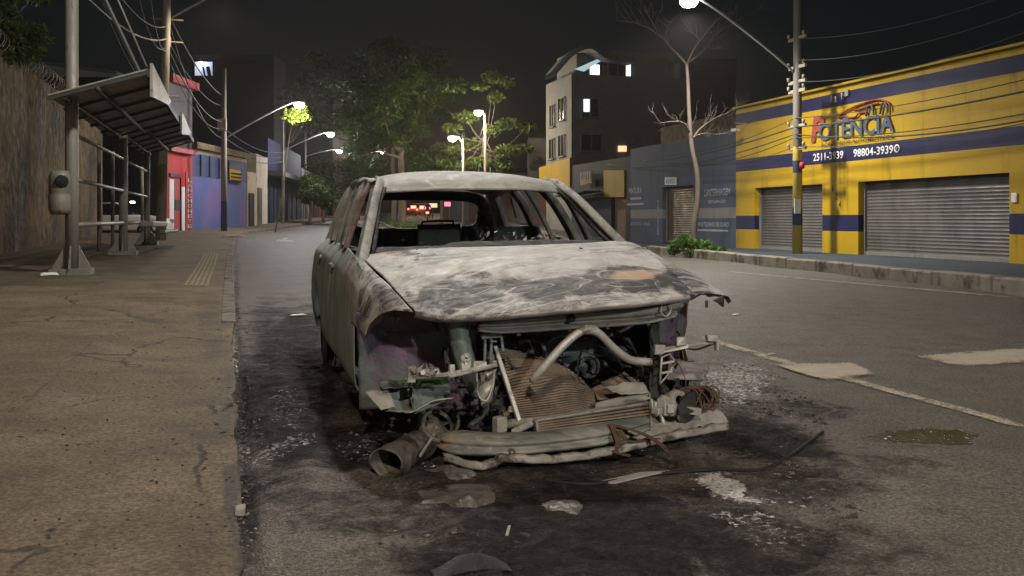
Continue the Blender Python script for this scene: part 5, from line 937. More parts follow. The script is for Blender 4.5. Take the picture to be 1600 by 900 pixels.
b = MB(); b.bar(fx_(893, 307)+NR*.6, fx_(945, 299)+NR*.6, .9, .06); b.build('awning', M['dkblue'], ds_)
M['house'] = pm('grey_house_render', (.125, .126, .113), (.165, .165, .15), .8, .9, c2=(.085, .085, .075), s2=.6, bump=.3, bs=9); M['winlit'] = glow('lit_window', (.72, .86, 1.), 1.1); M['soffitglow'] = glow('glowing_soffit', (.55, .75, .80), .45); M['winroom'] = glow('bright_room', (.85, .85, 1.), 2.6); M['pinkroom'] = glow('pink_curtain', (.9, .25, .35), 1.0); M['amber'] = glow('amber_light', (1., .55, .3), 1.0)
hs = thing('corner_house', 'grey four storey house with a curved roof and lit top windows', 'house', (XF, 49, .3)); Ya, Yb = Y900, fx_(855, 300)[1]+.2
ztop = onX(893, 115, XF)[2]; b = MB(); b.box((XF+3.2, (Ya+Yb)/2, ztop/2), (6.4, Yb-Ya, ztop)); b.box((XF+3.4, (Ya+Yb)/2+.4, ztop+.7), (5.6, Yb-Ya-1.0, 1.5)); b.build('wall', M['house'], hs)
def oY(px, py, Y=None): return onY(px, py, (Ya if Y is None else Y))
b = MB(); th = np.linspace(0, 1, 20); P0 = [oY(868, 118, Ya-.5), oY(895, 88, Ya-.5), oY(922, 76, Ya-.5), oY(950, 92, Ya-.5), oY(992, 98, Ya-.5)]; C_ = curve(P0, 30); b.grid(np.stack([C_, C_+np.array((0, 1.7, 0)), C_+np.array((0, 1.7, .25)), C_+np.array((0, 0, .25)), C_])); b.build('curved_roof', M['house'], hs)
def pane(P, name, mat, root, off=.02, d=.03): b = MB(); b.prism([np.array(p)+np.array((0, -off, 0)) for p in P], (0, -d, 0)); return b.build(name, mat, root)
def wy(x0, y0, x1, y1, name, mat, off=.02, Y=None): return pane([oY(x0, y0, Y), oY(x1, y0, Y), oY(x1, y1, Y), oY(x0, y1, Y)], name, mat, hs, off)
yt = Ya+.9-1e-3
wy(910, 99, 940, 142, 'recess_shade', M['dkblue'], .02, yt-.3); wy(921, 102, 935, 128, 'window', M['winroom'], .1, yt-.3); wy(921, 133, 934, 141, 'window', M['pinkroom'], .1, yt-.3); wy(950, 95, 980, 124, 'window', M['glass'], .05, yt-.3); wy(977, 97, 984, 124, 'window', M['winlit'], .1, yt-.3); wy(951, 95, 979, 97, 'window', M['winlit'], .12, yt-.3)  # the balcony recess is a flat pane, its shade put into the colour
wy(910, 154, 935, 184, 'window', M['glass'], .02); wy(911, 155, 920, 175, 'window', M['winlit'], .08); wy(908, 210, 940, 236, 'window', M['glass'], .02); wy(965, 228, 978, 237, 'window', M['amber'], .06)
b = MB(); b.prism([oY(898, 108, yt-.45), oY(934, 92, yt-.45), oY(944, 92, yt-.45), oY(912, 112, yt-.45)], (0, -.08, 0)); b.build('roof_soffit', M['soffitglow'], hs)  # soffit glows in place of the light falling on the roof's underside
def frame(P, r=.05):
    P = [np.array(p) for p in P]; b = MB(); ins = [(P[i], P[(i+1) % 4]) for i in range(4)]+[((P[0]+P[1])/2, (P[2]+P[3])/2)]
    for p, q2 in ins: b.bar(p, q2, r*1.6, r)
    e = (P[2]-P[3])*.08; b.bar(P[3]-e, P[2]+e, .22, .07); b.build('window_frame', M['house'], hs)
for x0, x1, y0, y1 in ((910, 935, 154, 184), (908, 940, 210, 236), (950, 980, 95, 124)): Yf = (yt-.35) if x0 == 950 else Ya-.12; frame([onY(x0, y0, Yf), onY(x1, y0, Yf), onY(x1, y1, Yf), onY(x0, y1, Yf)])
for x0, x1, y0, y1 in ((859, 866, 165, 200), (872, 882, 154, 190), (858, 866, 218, 250), (872, 882, 212, 246)): frame([onX(x0, y0, XF-.06), onX(x1, y0-2, XF-.06), onX(x1, y1-2, XF-.06), onX(x0, y1, XF-.06)])
for x0, x1, y0, y1 in ((859, 866, 165, 200), (872, 882, 154, 190), (858, 866, 218, 250), (872, 882, 212, 246)): slab([onX(x0, y0, XF), onX(x1, y0-2, XF), onX(x1, y1-2, XF), onX(x0, y1, XF)], NR, .03, 'window', M['glass'], hs, .01)
slab([onX(845, 262, XF), onX(893, 246, XF), onX(893, 292, XF), onX(845, 294, XF)], NR, .08, 'ground_floor_panel', M['yplain'], hs, .02)
# dark masses behind the shops, and low houses further along on the right
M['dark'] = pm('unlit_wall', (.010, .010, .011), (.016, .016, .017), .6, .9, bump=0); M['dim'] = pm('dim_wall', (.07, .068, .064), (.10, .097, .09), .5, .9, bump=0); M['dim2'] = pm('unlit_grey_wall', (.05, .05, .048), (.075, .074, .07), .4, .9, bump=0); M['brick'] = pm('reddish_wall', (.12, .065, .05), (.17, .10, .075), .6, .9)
def mass(px0, px1, pyt, D, dep, label, mat, roof=0): 
    a, c = onD(px0, pyt, D), onD(px1, pyt, D); r = thing('background_building', label, 'building', (a[0], a[1], 0)); z = a[2]; e = c-a; e[2] = 0; n = np.array((-e[1], e[0], 0)); n /= np.linalg.norm(n); n = n if n@FW > 0 else -n
    b = MB(); a[2] = c[2] = 0; b.prism([a, c, c+n*dep, a+n*dep], (0, 0, z)); b.build('wall', mat, r); b = MB(); b.prism([a-n*.2+(0, 0, z), c-n*.2+(0, 0, z), c+n*dep+(0, 0, z), a+n*dep+(0, 0, z)], (0, 0, .3)); b.build('roof', M['dark'], r); return r, a, c, n, z
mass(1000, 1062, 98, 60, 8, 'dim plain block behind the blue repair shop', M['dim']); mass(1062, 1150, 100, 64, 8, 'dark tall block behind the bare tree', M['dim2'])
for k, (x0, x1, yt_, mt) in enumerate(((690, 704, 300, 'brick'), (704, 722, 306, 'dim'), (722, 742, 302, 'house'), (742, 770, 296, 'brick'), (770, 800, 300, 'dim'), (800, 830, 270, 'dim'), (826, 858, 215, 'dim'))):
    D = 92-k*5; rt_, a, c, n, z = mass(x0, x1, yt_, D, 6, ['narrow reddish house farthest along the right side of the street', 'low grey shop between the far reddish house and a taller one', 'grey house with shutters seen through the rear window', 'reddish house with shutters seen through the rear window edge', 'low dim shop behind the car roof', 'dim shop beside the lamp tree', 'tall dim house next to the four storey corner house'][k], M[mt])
    e = (c-a); L = np.linalg.norm(e); e /= L
    for j in range(max(1, int(L/2.2))):
        p = a+e*(j+.25)*2.2; p[2] = float(RZ(p[0], p[1]))-.1; b = MB(); b.prism([p-n*.02, p+e*1.5-n*.02, p+e*1.5-n*.02+(0, 0, 2.6), p-n*.02+(0, 0, 2.6)], -n*.04); b.build('shutter', M['shutter'] if (j+k) % 2 else M['brown'], rt_)
# left side of the street
LP = [(-3.1, 44.), (.4, 55.), (5.2, 82.), (19., 152.)]
def LF(px, py):
    for P0, P1 in zip(LP, LP[1:]):
        p = onP(px, py, P0, P1)
        if p[1] <= P1[1]+.01: return p, P0, P1
    return p, P0, P1
def lbuild(name, label, cat, px0, px1, pyt, mat, dep=8., z=None, side=1):
    a, P0, P1 = LF(px0, pyt); c = onP(px1, pyt, P0, P1); r = thing(name, label, cat, (a[0], a[1], float(RZ(a[0], a[1])))); zt = a[2] if z is None else z; block(a, c, dep, -.1, zt, mat, r, side=side)
    e = np.array((c[0]-a[0], c[1]-a[1], 0)); e /= np.linalg.norm(e); n = np.array((e[1], -e[0], 0)); return r, e, n, P0, P1
def lq(x0, y0, x1, y1, P0, P1): return [onP(x0, y0, P0, P1), onP(x1, y0, P0, P1), onP(x1, y1, P0, P1), onP(x0, y1, P0, P1)]
def lq2(x0, x1, z0, z1, P0, P1):
    A, B_ = onP(x0, 343, P0, P1), onP(x1, 343, P0, P1); return [np.array((A[0], A[1], z1)), np.array((B_[0], B_[1], z1)), np.array((B_[0], B_[1], z0)), np.array((A[0], A[1], z0))]
M['red'] = bands('red_shop_paint', (.42, .012, .018), [(4.3, 9, (.06, .05, .056))], .65, dk=.5); M['redtrim'] = pm('red_trim', (.28, .02, .03), (.36, .03, .04), 4, .6)
M['mural'] = NT('blue_violet_mural'); _m = M['mural']; _z = _m.xyz(True)[2]; _c = _m.ramp(_m.noise(.45, 4, .5, .6), [(.32, (.03, .055, .16)), (.5, (.045, .065, .20)), (.64, (.10, .065, .20)), (.76, (.04, .07, .19))]); _c = _m.mix(_m.math('GREATER_THAN', _z, 3.15), _c, (.020, .032, .10)); _c = _m.mix(_m.math('GREATER_THAN', _z, 4.25), _c, (.20, .17, .13)); _c = _m.mix(_m.rng(_m.noise(3, 7, .7, .5), .58, .72, 0, .5), _c, (.04, .04, .06)); M['mural'] = _m.out(_c, .75)
la, e, n, P0, P1 = lbuild('snack_bar', 'red two storey snack bar with white door strips and a vertical name', 'shop', 258, 299.5, 120, M['dark'], 9, 7.3); slab(lq2(258, 299.4, .2, 7.1, P0, P1), n, .03, 'front', M['red'], la, .0)
for x0, x1, z0, z1, mt in ((263, 270, .4, 2.9, 'ltrw'), (271, 279, .4, 2.9, 'redtrim'), (281, 287, .4, 2.6, 'ltrw'), (263, 279, 3.0, 3.15, 'ltrk'), (271, 279, 1.55, 2.0, 'ltrk'), (280, 281, .4, 3.0, 'ltrk')): slab(lq2(x0, x1, z0, z1, P0, P1), n, .05 if mt != 'ltrk' else .08, 'door_strip' if mt != 'ltrk' else 'dark_strip', M[mt], la, .01)
slab(lq2(288.5, 296.5, .45, 3.3, P0, P1), n, .06, 'sign_board', M['redtrim'], la, .01)
for k, chh in enumerate('LANCHONETE'): A = onP(290.6, 343, P0, P1); text(chh, (A[0], A[1], 2.85-k*.235), e, n, .5, .17, M['ltrw'], la, bold=.02, depth=.09)
q4 = lq2(258, 300, 7.1, 7.45, P0, P1); slab(q4, n, .35, 'eave', M['redtrim'], la, .0); slab(lq2(258, 299, 4.1, 4.3, P0, P1), n, .3, 'canopy', M['redtrim'], la, 0.)
lb_, e, n, P0, P1 = lbuild('mural_wall', 'low blue and violet painted shop wall with a yellow sign', 'building', 300, 385.5, 230, M['mural'], 9, 4.55)
slab(lq2(357, 374, 3.0, 3.75, P0, P1), n, .06, 'sign', M['shop'], lb_, .01); b = MB()
for j in range(3):
    for k in range(6): b.box(onP(359.5+2.6*k, 343, P0, P1)*np.array((1, 1, 0))+np.array((0, 0, 3.55-.19*j))+n*.075, (.16, .16, .07))
b.build('sign_marks', M['ltrk'], lb_)
for x in (312, 326, 341, 356): slab(lq2(x, x+.8, 3.2, 4.2, P0, P1), n, .06, 'frame_bar', M['dkblue'], lb_, .01)
slab(lq2(300, 385, 4.45, 4.75, P0, P1), n, .25, 'coping', M['wall'], lb_, 0)
A, B_ = LF(386.5, 343)[0], LF(400, 343)[0]
M['cream'] = pm('cream_render', (.33, .29, .23), (.42, .37, .30), 1.5, .85, c2=(.16, .14, .11), s2=1.2); M['dblue'] = bands('navy_paint', (.012, .015, .05), [], .8)
lc, e, n, P0, P1 = lbuild('cream_house', 'narrow cream house with a dark doorway past the mural wall', 'house', 386.5, 400, 268, M['cream'], 8); slab(lq2(388, 396, .6, 2.6, P0, P1), n, .05, 'door', M['black'], lc, .01)
ld, e, n, P0, P1 = lbuild('pale_pier', 'tall pale rendered pier with a garage door before the navy building', 'building', 400.5, 418, 240, M['cream'], 8); slab(lq2(402, 408, .7, 3.0, P0, P1), n, .05, 'door', M['shutter'], ld, .01)
le, e, n, P0, P1 = lbuild('navy_building', 'navy two storey building with a canopy over dark shop doors', 'building', 418.8, 470, 215, M['dblue'], 10)
slab(lq2(419, 470, 3.9, 4.2, P0, P1), n, .9, 'canopy', M['dim'], le, 0)
for x in (420, 427, 434, 441, 448, 456, 463): slab(lq2(x, x+4.6, .9, 3.3, P0, P1), n, .05, 'shop_door', M['dkblue'], le, .01)
lf, e, n, P0, P1 = lbuild('far_row', 'far row of dim shops behind the low street trees', 'building', 471, 545, 262, M['dim'], 10)
for k, x in enumerate((474, 481, 489, 497, 503, 510, 516, 522, 529)): slab(lq2(x, x+3.4, 1.1, 3.6, P0, P1), n, .05, 'shop_door', M[('brick', 'cream', 'dkblue', 'redtrim')[k % 4]], lf, .01)
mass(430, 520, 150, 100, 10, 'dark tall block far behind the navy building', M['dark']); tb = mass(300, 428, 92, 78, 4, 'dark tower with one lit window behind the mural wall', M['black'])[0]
b = MB(); A = [onD(x, y, 77.6) for x, y in ((305, 97), (332, 97), (332, 118), (305, 118))]; b.prism(A, (-FW*.1)); b.build('window', M['soffitglow2'] if 'soffitglow2' in M else glow('pale_lit_window', (.50, .55, .72), .5), tb); b = MB(); b.lathe(onD(314, 99, 77.2), (0, 0, 1), [(.01, -.15), (.15, -.1), (.15, .1), (.01, .15)], 12); b.build('lamp_bulb', L_white, tb); b = MB(); [b.bar(onD(x, 118, 77.3), onD(x-3, 104, 77.3), .12, .12) for x in (320, 326, 329)]; b.bar(onD(313, 97, 77.3), onD(312, 68, 77.3), .08, .08); b.build('bars', M['black'], tb)
wh_ = thing('warehouse', 'pale corrugated warehouse rising behind the concrete wall', 'building', (-8, 48, .3)); a, c = onD(40, 97, 57), onD(185, 116, 57); b = MB(); nn = FW*9; b.prism([np.array((a[0], a[1], 0)), np.array((c[0], c[1], 0)), np.array((c[0], c[1], c[2])), np.array((a[0], a[1], a[2]))], nn); b.build('wall', pm('pale_corrugated_sheet', (.16, .155, .145), (.20, .195, .18), 1.2, .7, c2=(.12, .11, .10), s2=.8, st=(1, 1, 6)), wh_); b = MB(); b.prism([a-FW*.3, c-FW*.3, c-FW*.3+(0, 0, .15), a-FW*.3+(0, 0, .15)], nn); b.build('roof', M['dim'], wh_)
# ================================================================== POLES, LAMPS, WIRES
M['pole'] = pm('concrete_pole', (.17, .155, .125), (.25, .225, .18), 3, .85, c2=(.08, .072, .06), s2=4, st=(2, 2, .5)); M['lampglass'] = glow('lamp_lens', (1, .93, .85), 60)
def paint_pole(name, bs, base): return bands(name, base, bs, .7, dk=.6)
M['poleyel'] = paint_pole('painted_pole', [(3.2, 20, (.11, .10, .085)), (2.45, 2.80, (.05, .06, .11)), (.97, 1.45, (.05, .07, .12))], (.44, .33, .07)); M['poleblue'] = paint_pole('blue_footed_pole', [(-1, 2.0, (.06, .085, .15))], (.20, .18, .145))
def pole(label, base, h, r0, r1, mat, lean=(0, 0), armz=None, lampp=None, watts=0, col=WHITE, group='street lamps along the avenue', full=False):
    base = np.array(base, float); root = thing('lamp_post' if lampp is not None else 'utility_pole', label, 'street lamp' if lampp is not None else 'utility pole', base, group if lampp is not None else 'utility poles')
    b = MB(); top = base+np.array((lean[0], lean[1], h)); b.tube([base-(0, 0, .1), base*.5+top*.5, top], [r0, (r0+r1)/2, r1], 16); b.build('pole', mat, root)
    if lampp is not None:
        lampp = np.array(lampp, float); s_ = base+(top-base)*((armz-base[2])/h); d = lampp-s_; b = MB(); b.tube(curve([s_-d*.02, s_+d*.35+(0, 0, .10), s_+d*.75+(0, 0, .12), lampp+(0, 0, .05)], 16), .035, 8); b.build('arm', M['galv'], root)
        dh = np.array((d[0], d[1], 0)); dh /= np.linalg.norm(dh)+1e-9; b = MB(); b.bar(lampp-dh*.15, lampp+dh*.45, .24, .11); hd = b.build('lamp_head', M['galv'], root, bevel=.04, seg=2)
        b = MB(); b.lathe(lampp+dh*.17-(0, 0, .055), (0, 0, -1), [(.20, 0), (.25, .07), (.18, .19), (.001, .24)], 16); b.build('lens', M['lampglass'], hd)  # lens oversized so its bright disc stands in for lamp glare
        if watts: lamp('lamp_light', lampp+dh*.17-(0, 0, .42), watts, col, .16, root, full)
    return root
def gz(x, y): return float(RZ(x, y))
def atY(px, Y): r = ray(px, HZ); return r[0]/r[1]*Y
# right: painted pole with the lamp over the bare tree
x = atY(1246, 24.); p0 = onY(1085, -4, 24.); pr_ = pole('yellow painted pole with blue bands before the shop, its long arm holding a bright lamp', (x, 24., .16), 8.6, .145, .10, M['poleyel'], (0, 0), onY(1237, 117, 24.)[2], p0, SHOP_W, WHITE)
b = MB(); c = onY(1246, 322, 23.8); b.box(c, (.20, .02, .42)); b.build('poster', M['ltrw'], pr_); b = MB(); c = onY(1253, 257, 23.85); b.lathe(c-(0, 0, .13), (0, 0, 1), [(.001, 0), (.075, .02), (.075, .15), (.045, .2), (.001, .2)], 14); b.build('red_box', M['redtrim'], pr_)
for py in (60, 105, 128, 142, 197, 232):
    b = MB(); c = onY(1246, py, 24.); b.bar(c-(.02, .45, 0), c+(.02, .45, 0), .07, .09)
    for dy in (-.38, .38): b.lathe(c+np.array((-.05, dy, .05)), (0, 0, 1), [(.001, 0), (.05, .01), (.035, .06), (.055, .09), (.001, .12)], 10)
    b.build('insulators', M['pole'], pr_)
# left row
x = atY(251, 34.); pA = pole('tall grey utility pole standing behind the bus shelter', (x, 34., float(SZ(x, 34.))), 10.5, .17, .12, M['pole'], (.25, 0)); 
for k, (px, py) in enumerate(((262, 65), (262, 30), (258, 150))): b = MB(); c = onD(px, py, 32.6); b.box(c, (.2, .2, .35)); b.bar(c-(.5, 0, 0), c+(.5, .1, 0), .06, .06); b.build('crossarm', M['pole'], pA, bevel=.02)
b = MB(); b.tube(curve([onD(264, 30, 32.6), onD(292, 14, 32.6), onD(342, -12, 32.6)], 10), .04, 8); b.build('arm', M['galv'], pA); c = onD(346, -16, 32.6); b = MB(); b.bar(c-(.3, 0, 0), c+(.35, 0, .1), .24, .11); b.build('lamp_head', M['galv'], pA, bevel=.03); lamp('lamp_light', c-(0, 0, .45), FAR_W*.6, WARM, .16, pA)
LPX = [(350, 46.5, 7.6, (362, 218), (462, 160), FAR_W), (442, 63., 8., (450, 237), (512, 207), FAR_W*.8), (477, 82., 8.5, (482, 245), (527, 234), FAR_W*.7)]
for k, (px, Y, h, s_, l_, w) in enumerate(LPX):
    x = atY(px, Y); o = pole(['pole with a blue painted foot before the mural wall, lamp arm over the street', 'slim lamp pole before the navy building', 'slim lamp pole farthest along the left pavement by the low trees'][k], (x, Y, gz(x, Y)+.1), h, .15 if k == 0 else .11, .10 if k == 0 else .07, M['poleblue'] if k == 0 else M['pole'], (0, 0), onY(*s_, Y)[2], onY(*l_, Y), w, COOL, full=True)
    if k == 0: b = MB(); c = onY(347, 195, Y-.2); b.box(c, (.42, .35, .55)); b.build('transformer_box', M['cream'], o, bevel=.05, seg=2)
for k, (px, Y, lx, ly, h) in enumerate(((758, 54.5, 752, 173, 6.7), (724, 51.5, 712, 213, 5.3))):
    x = atY(px, Y); pole(['thin lamp pole inside the leafy tree over the car roof, the higher lamp', 'thin lamp pole left of the leafy tree, the lower of its two lamps'][k], (x, Y, gz(x, Y)+.1), h, .09, .06, M['pole'], (0, 0), onY(lx, ly+12, Y)[2], onY(lx, ly, Y), FAR_W, WARM, full=True)
# the lamps over the wreck stand just outside the picture
pole('lamp post on the right kerb behind the viewer', (10.2, -11, .2), 7.6, .15, .1, M['pole'], (0, 0), 5.8, (6.2, -10.5, 6.7), KEY_W, WHITE); pole('lamp post on the left pavement beside the near end of the shelter, above the picture', (-3.7, 12.4, .3), 8.8, .15, .1, M['pole'], (0, 0), 7.2, (2.0, 11.6, 8.3), OVER_W, WHITE, full=True)
pole('lamp post on the left pavement behind the viewer', (-4.4, -4.5, .2), 8.8, .15, .1, M['pole'], (0, 0), 7.2, (-1.8, -4.0, 8.4), NEAR_W, WARM)
M['wire'] = pm('black_cable', (.02, .02, .02), (.035, .033, .03), 5, .7, bump=0); M['wirel'] = pm('grey_cable', (.10, .095, .085), (.14, .13, .115), 5, .6, bump=0)
def cable(A, B_, sag, r, label, mat='wire', group='overhead cables'):
    A, B_ = np.array(A), np.array(B_); t = np.linspace(0, 1, 24)[:, None]; P = A*(1-t)+B_*t; P[:, 2] -= sag*4*(t[:, 0]*(1-t[:, 0])); b = MB(); b.tube(P, r, 5); return tag(b.build('overhead_cable', M[mat]), label, 'cable', group)
XP = atY(1246, 24.)
for k, (z, sag, yl, zl, yr, zr, r, lb) in enumerate(((4.0, .25, 34, 3.6, 12, 4.3, .012, 'upper cable over the shop logo'), (3.75, .2, 36, 3.5, 12, 4.0, .022, 'thick dark cable just under the logo car'), (3.45, .3, 34, 3.2, 12, 3.6, .014, 'lowest cable above the phone band'), (3.55, .45, 40, 3.6, 12, 3.55, .018, 'sagging cable beside the shop name'), (3.2, .35, 33, 3.4, 12, 3.5, .010, 'thin cable into the yellow wall'))):
    cable((XP-.1, 24, z), (XP+.5, yl, zl), sag, r, lb+', left of the painted pole'); cable((XP-.1, 24, z), (XP+.3, yr, zr), sag, r, lb+', right of the painted pole')
for k, (px, py, pxe, pye, De, lb) in enumerate(((262, 20, 348, 150, 45, 'topmost cable from the tall pole down to the blue-footed pole'), (262, 62, 348, 165, 45, 'second cable from the tall pole to the blue-footed pole'), (262, 75, 350, 190, 45, 'sagging middle cable behind the bus shelter'), (262, 90, 350, 200, 45, 'lowest cable from the tall pole to the transformer box'), (262, 30, 345, 215, 45, 'slack cable crossing behind the dark tower'))):
    A = onD(px, py, 32.6); cable(A, onD(pxe, pye, De), .4+.12*k, .018 if k % 2 else .028, lb)
for k, (pa, pb) in enumerate((((128, -12, 17.5), (262, 60, 32.6)), ((170, -30, 18), (262, 40, 32.6)), ((215, -10, 25), (262, 70, 32.6)), ((232, -20, 25), (262, 75, 32.6)), ((150, -20, 20), (258, 150, 32.6)))): cable(onD(*pa), onD(*pb), .35+.3*(k > 1), .016+.006*(k == 0), ['cable over the shelter roof to the tall pole', 'upper cable above the shelter to the tall pole', 'looped slack cable left of the tall pole', 'second looped cable left of the tall pole', 'long cable dropping to the foot of the tall pole arms'][k], 'wire' if k else 'wirel')
for k in range(3): cable(onD(350, 200+k*14, 44.8), onD(442, 238+k*7, 60.5), .4, .02, ['upper', 'middle', 'lower'][k]+' cable between the blue-footed pole and the slim lamp pole')
for k in range(3): cable(onD(1246, 60+34*k, 27), onD(1660, -40+34*k, 18), .3, .012, ['top', 'second', 'third'][k]+' faint cable over the shop roof to the right')
# ================================================================== TREES
def leafmat(name, a, b_, tr=.35):
    n = NT(name); c = n.ramp(n.noise(1.2, 4, .6), [(.3, a), (.7, b_)]); n.out(c, .55, 0, .3); t = n.t.nodes.new('ShaderNodeBsdfTranslucent'); n.lk(c, t.inputs[0]); mx = n.t.nodes.new('ShaderNodeMixShader'); mx.inputs[0].default_value = tr; o = n.t.nodes['Material Output']; n.lk(n.b.outputs[0], mx.inputs[1]); n.lk(t.outputs[0], mx.inputs[2]); n.lk(mx.outputs[0], o.inputs[0]); return n.mat
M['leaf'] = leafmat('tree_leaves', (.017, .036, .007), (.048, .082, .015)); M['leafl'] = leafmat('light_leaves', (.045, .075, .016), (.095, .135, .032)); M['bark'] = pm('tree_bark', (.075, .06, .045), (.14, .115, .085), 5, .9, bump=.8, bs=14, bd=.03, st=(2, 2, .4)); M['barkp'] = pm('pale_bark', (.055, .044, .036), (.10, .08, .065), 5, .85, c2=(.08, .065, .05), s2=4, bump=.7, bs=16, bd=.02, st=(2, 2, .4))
def leaves(clumps, n, ln, wd, droop=.35):
    """leaf blades in sprays: clumps = (x, y, z, radius, height)"""
    V, F = [], []; k = 0; w = np.array([c[3]**2 for c in clumps]); w = w/w.sum()
    for c, q_ in zip(clumps, w):
        m = max(8, int(n*q_)); d = RNG.normal(0, 1, (m, 3)); d /= np.linalg.norm(d, axis=1)[:, None]; r = RNG.random(m)**.45; P = np.array(c[:3])+d*r[:, None]*np.array((c[3], c[3], c[4]))
        P += .25*c[3]*np.stack([fbm(P*1.7, 2), fbm(P*1.7+7, 2), .5*fbm(P*1.7+3, 2)], -1)
        a = d*np.array((1, 1, .3))+RNG.normal(0, .45, (m, 3)); a[:, 2] -= droop; a /= np.linalg.norm(a, axis=1)[:, None]; s_ = np.cross(a, RNG.normal(0, 1, (m, 3))*np.array((.5, .5, 1))+np.array((0, 0, .6))); s_ /= np.linalg.norm(s_, axis=1)[:, None]; L = ln*RNG.uniform(.6, 1.25, m)[:, None]; W_ = wd*RNG.uniform(.7, 1.2, m)[:, None]
        v = np.stack([P-a*L*.5, P+s_*W_*.5-a*L*.05, P+a*L*.5, P-s_*W_*.5-a*L*.05], 1); V.append(v.reshape(-1, 3)); F.append(np.arange(4*m).reshape(m, 4)+k); k += 4*m
    return np.concatenate(V), np.concatenate(F)
def sprays(c, R, H, n, r0, r1, lo=-.6):
    o = []
    for _ in range(n):
        d = RNG.normal(0, 1, 3); d /= np.linalg.norm(d); d[2] = max(d[2], lo); u = RNG.random()**.4; r = RNG.uniform(r0, r1); o.append((c[0]+d[0]*R*u, c[1]+d[1]*R*u, c[2]+d[2]*H*u, r, r*.55))
    return o
def tree(label, base, th, r, clumps, n, ln, wd, mat='leaf', bark='bark', limbs=True, group='street trees', lean=(0, 0)):
    base = np.array(base, float); root = thing('tree', label, 'tree', base, group); top = base+np.array((lean[0], lean[1], th)); b = MB(); P = curve([base-(0, 0, .1), base+(top-base)*.35+(.05, 0, 0), base+(top-base)*.7-(.06, 0, 0), top], 16); b.tube(P, np.linspace(r*1.15, r*.55, 16), 12)
    if limbs:
        for c in sorted(clumps, key=lambda c: -c[3])[:14]:
            c = np.array(c[:3]); s_ = P[-1-int(RNG.integers(0, 6))]; m = s_*.5+c*.5+np.array((0, 0, -.12))*np.linalg.norm(c-s_); b.tube(curve([s_, m, c], 8), np.linspace(r*.4, r*.06, 8), 6)
    b.build('trunk', M[bark], root); V, F = leaves(clumps, n, ln, wd); fast('crown', V, F, M[mat], root); return root
def atp(px, py, Y): return tuple(onY(px, py, Y))
def cl(L, Y, sy=.6): return [(*onY(px, py, Y+RNG.normal(0, sy)), r, h) for px, py, r, h in L]
# big dark median trees
x, y = ax(60), 60.; C0 = onY(628, 165, 60); tree('large dark tree on the median with the thick trunk seen through the rear window', (x, y, gz(x, y)+.12), 6.0, .24, sprays(C0, 4.6, 4.4, 64, .7, 1.3)+cl([(560, 215, .9, .6), (700, 240, 1., .6), (590, 250, .9, .5), (660, 255, .9, .5)], 60), 15000, .34, .13, group='median trees')
x, y = ax(69), 69.; C0 = onY(560, 150, 72); tree('dark tree on the median behind the thick trunk, left part of the canopy', (x, y, gz(x, y)+.12), 6.5, .22, sprays(C0, 5.0, 4.8, 50, .8, 1.4)+cl([(540, 232, .8, .5), (556, 240, .9, .5), (548, 252, .7, .4), (566, 228, .8, .5)], 80, .3), 12000, .36, .14, group='median trees')
# pale crown beside the far lamp and low trees along the left pavement
for k, (px, Y, cl_, lb) in enumerate(((505, 74., [(500, 262, 1.3, .8), (535, 262, 1.2, .8), (515, 290, 1.4, .9), (548, 285, 1.1, .8), (490, 300, 1.1, .8), (530, 312, 1.0, .6)], 'low bushy street tree before the far row of shops'), (560, 88., [(552, 262, 1.3, .8), (575, 270, 1.3, .8), (560, 292, 1.2, .8), (585, 285, 1.1, .8)], 'round street tree at the far end of the left pavement'), (484, 66., [(486, 285, .9, .6), (497, 300, 1.0, .6), (510, 315, .8, .5), (480, 308, .7, .5)], 'small street tree by the slim lamp poles'))):
    x = atY(px, Y); tree(lb, (x, Y, gz(x, Y)+.1), 2.6, .11, cl(cl_, Y, .8), 3400, .26, .12, group='low street trees')
# leafy tree with lamps
L_ = [(770, 122, .75, .42), (752, 135, .5, .3), (792, 130, .55, .35), (775, 152, .6, .35), (728, 182, .8, .35), (705, 200, .7, .3), (795, 193, .8, .35), (822, 200, .7, .3), (770, 205, .6, .3), (742, 225, .8, .4), (712, 235, .7, .35), (790, 236, .9, .4), (818, 232, .7, .3), (750, 254, .9, .4), (785, 258, .8, .4), (700, 256, .8, .4), (722, 262, .7, .3)]
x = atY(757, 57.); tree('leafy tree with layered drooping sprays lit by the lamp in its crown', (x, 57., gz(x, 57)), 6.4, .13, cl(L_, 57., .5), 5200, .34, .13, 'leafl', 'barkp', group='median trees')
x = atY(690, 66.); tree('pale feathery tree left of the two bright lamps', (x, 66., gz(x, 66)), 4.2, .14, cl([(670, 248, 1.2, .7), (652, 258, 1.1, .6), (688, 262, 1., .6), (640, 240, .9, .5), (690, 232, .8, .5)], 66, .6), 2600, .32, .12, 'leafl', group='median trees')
# spray of leaves at the first left lamp
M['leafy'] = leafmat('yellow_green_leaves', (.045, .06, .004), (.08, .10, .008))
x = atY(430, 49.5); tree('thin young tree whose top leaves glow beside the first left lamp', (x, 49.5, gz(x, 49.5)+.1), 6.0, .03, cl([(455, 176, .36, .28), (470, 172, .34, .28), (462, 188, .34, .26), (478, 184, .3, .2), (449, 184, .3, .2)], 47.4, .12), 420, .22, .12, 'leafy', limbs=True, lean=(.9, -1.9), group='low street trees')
# tree behind the wall at the upper left
x, y = -7.2, 25.; tree('bushy tree rising behind the concrete wall at the top left', (x, y, .2), 5.2, .2, sprays(onY(-10, 40, 25), 1.1, 1.5, 24, .3, .6), 6500, .16, .08, 'leafl', group='street trees')
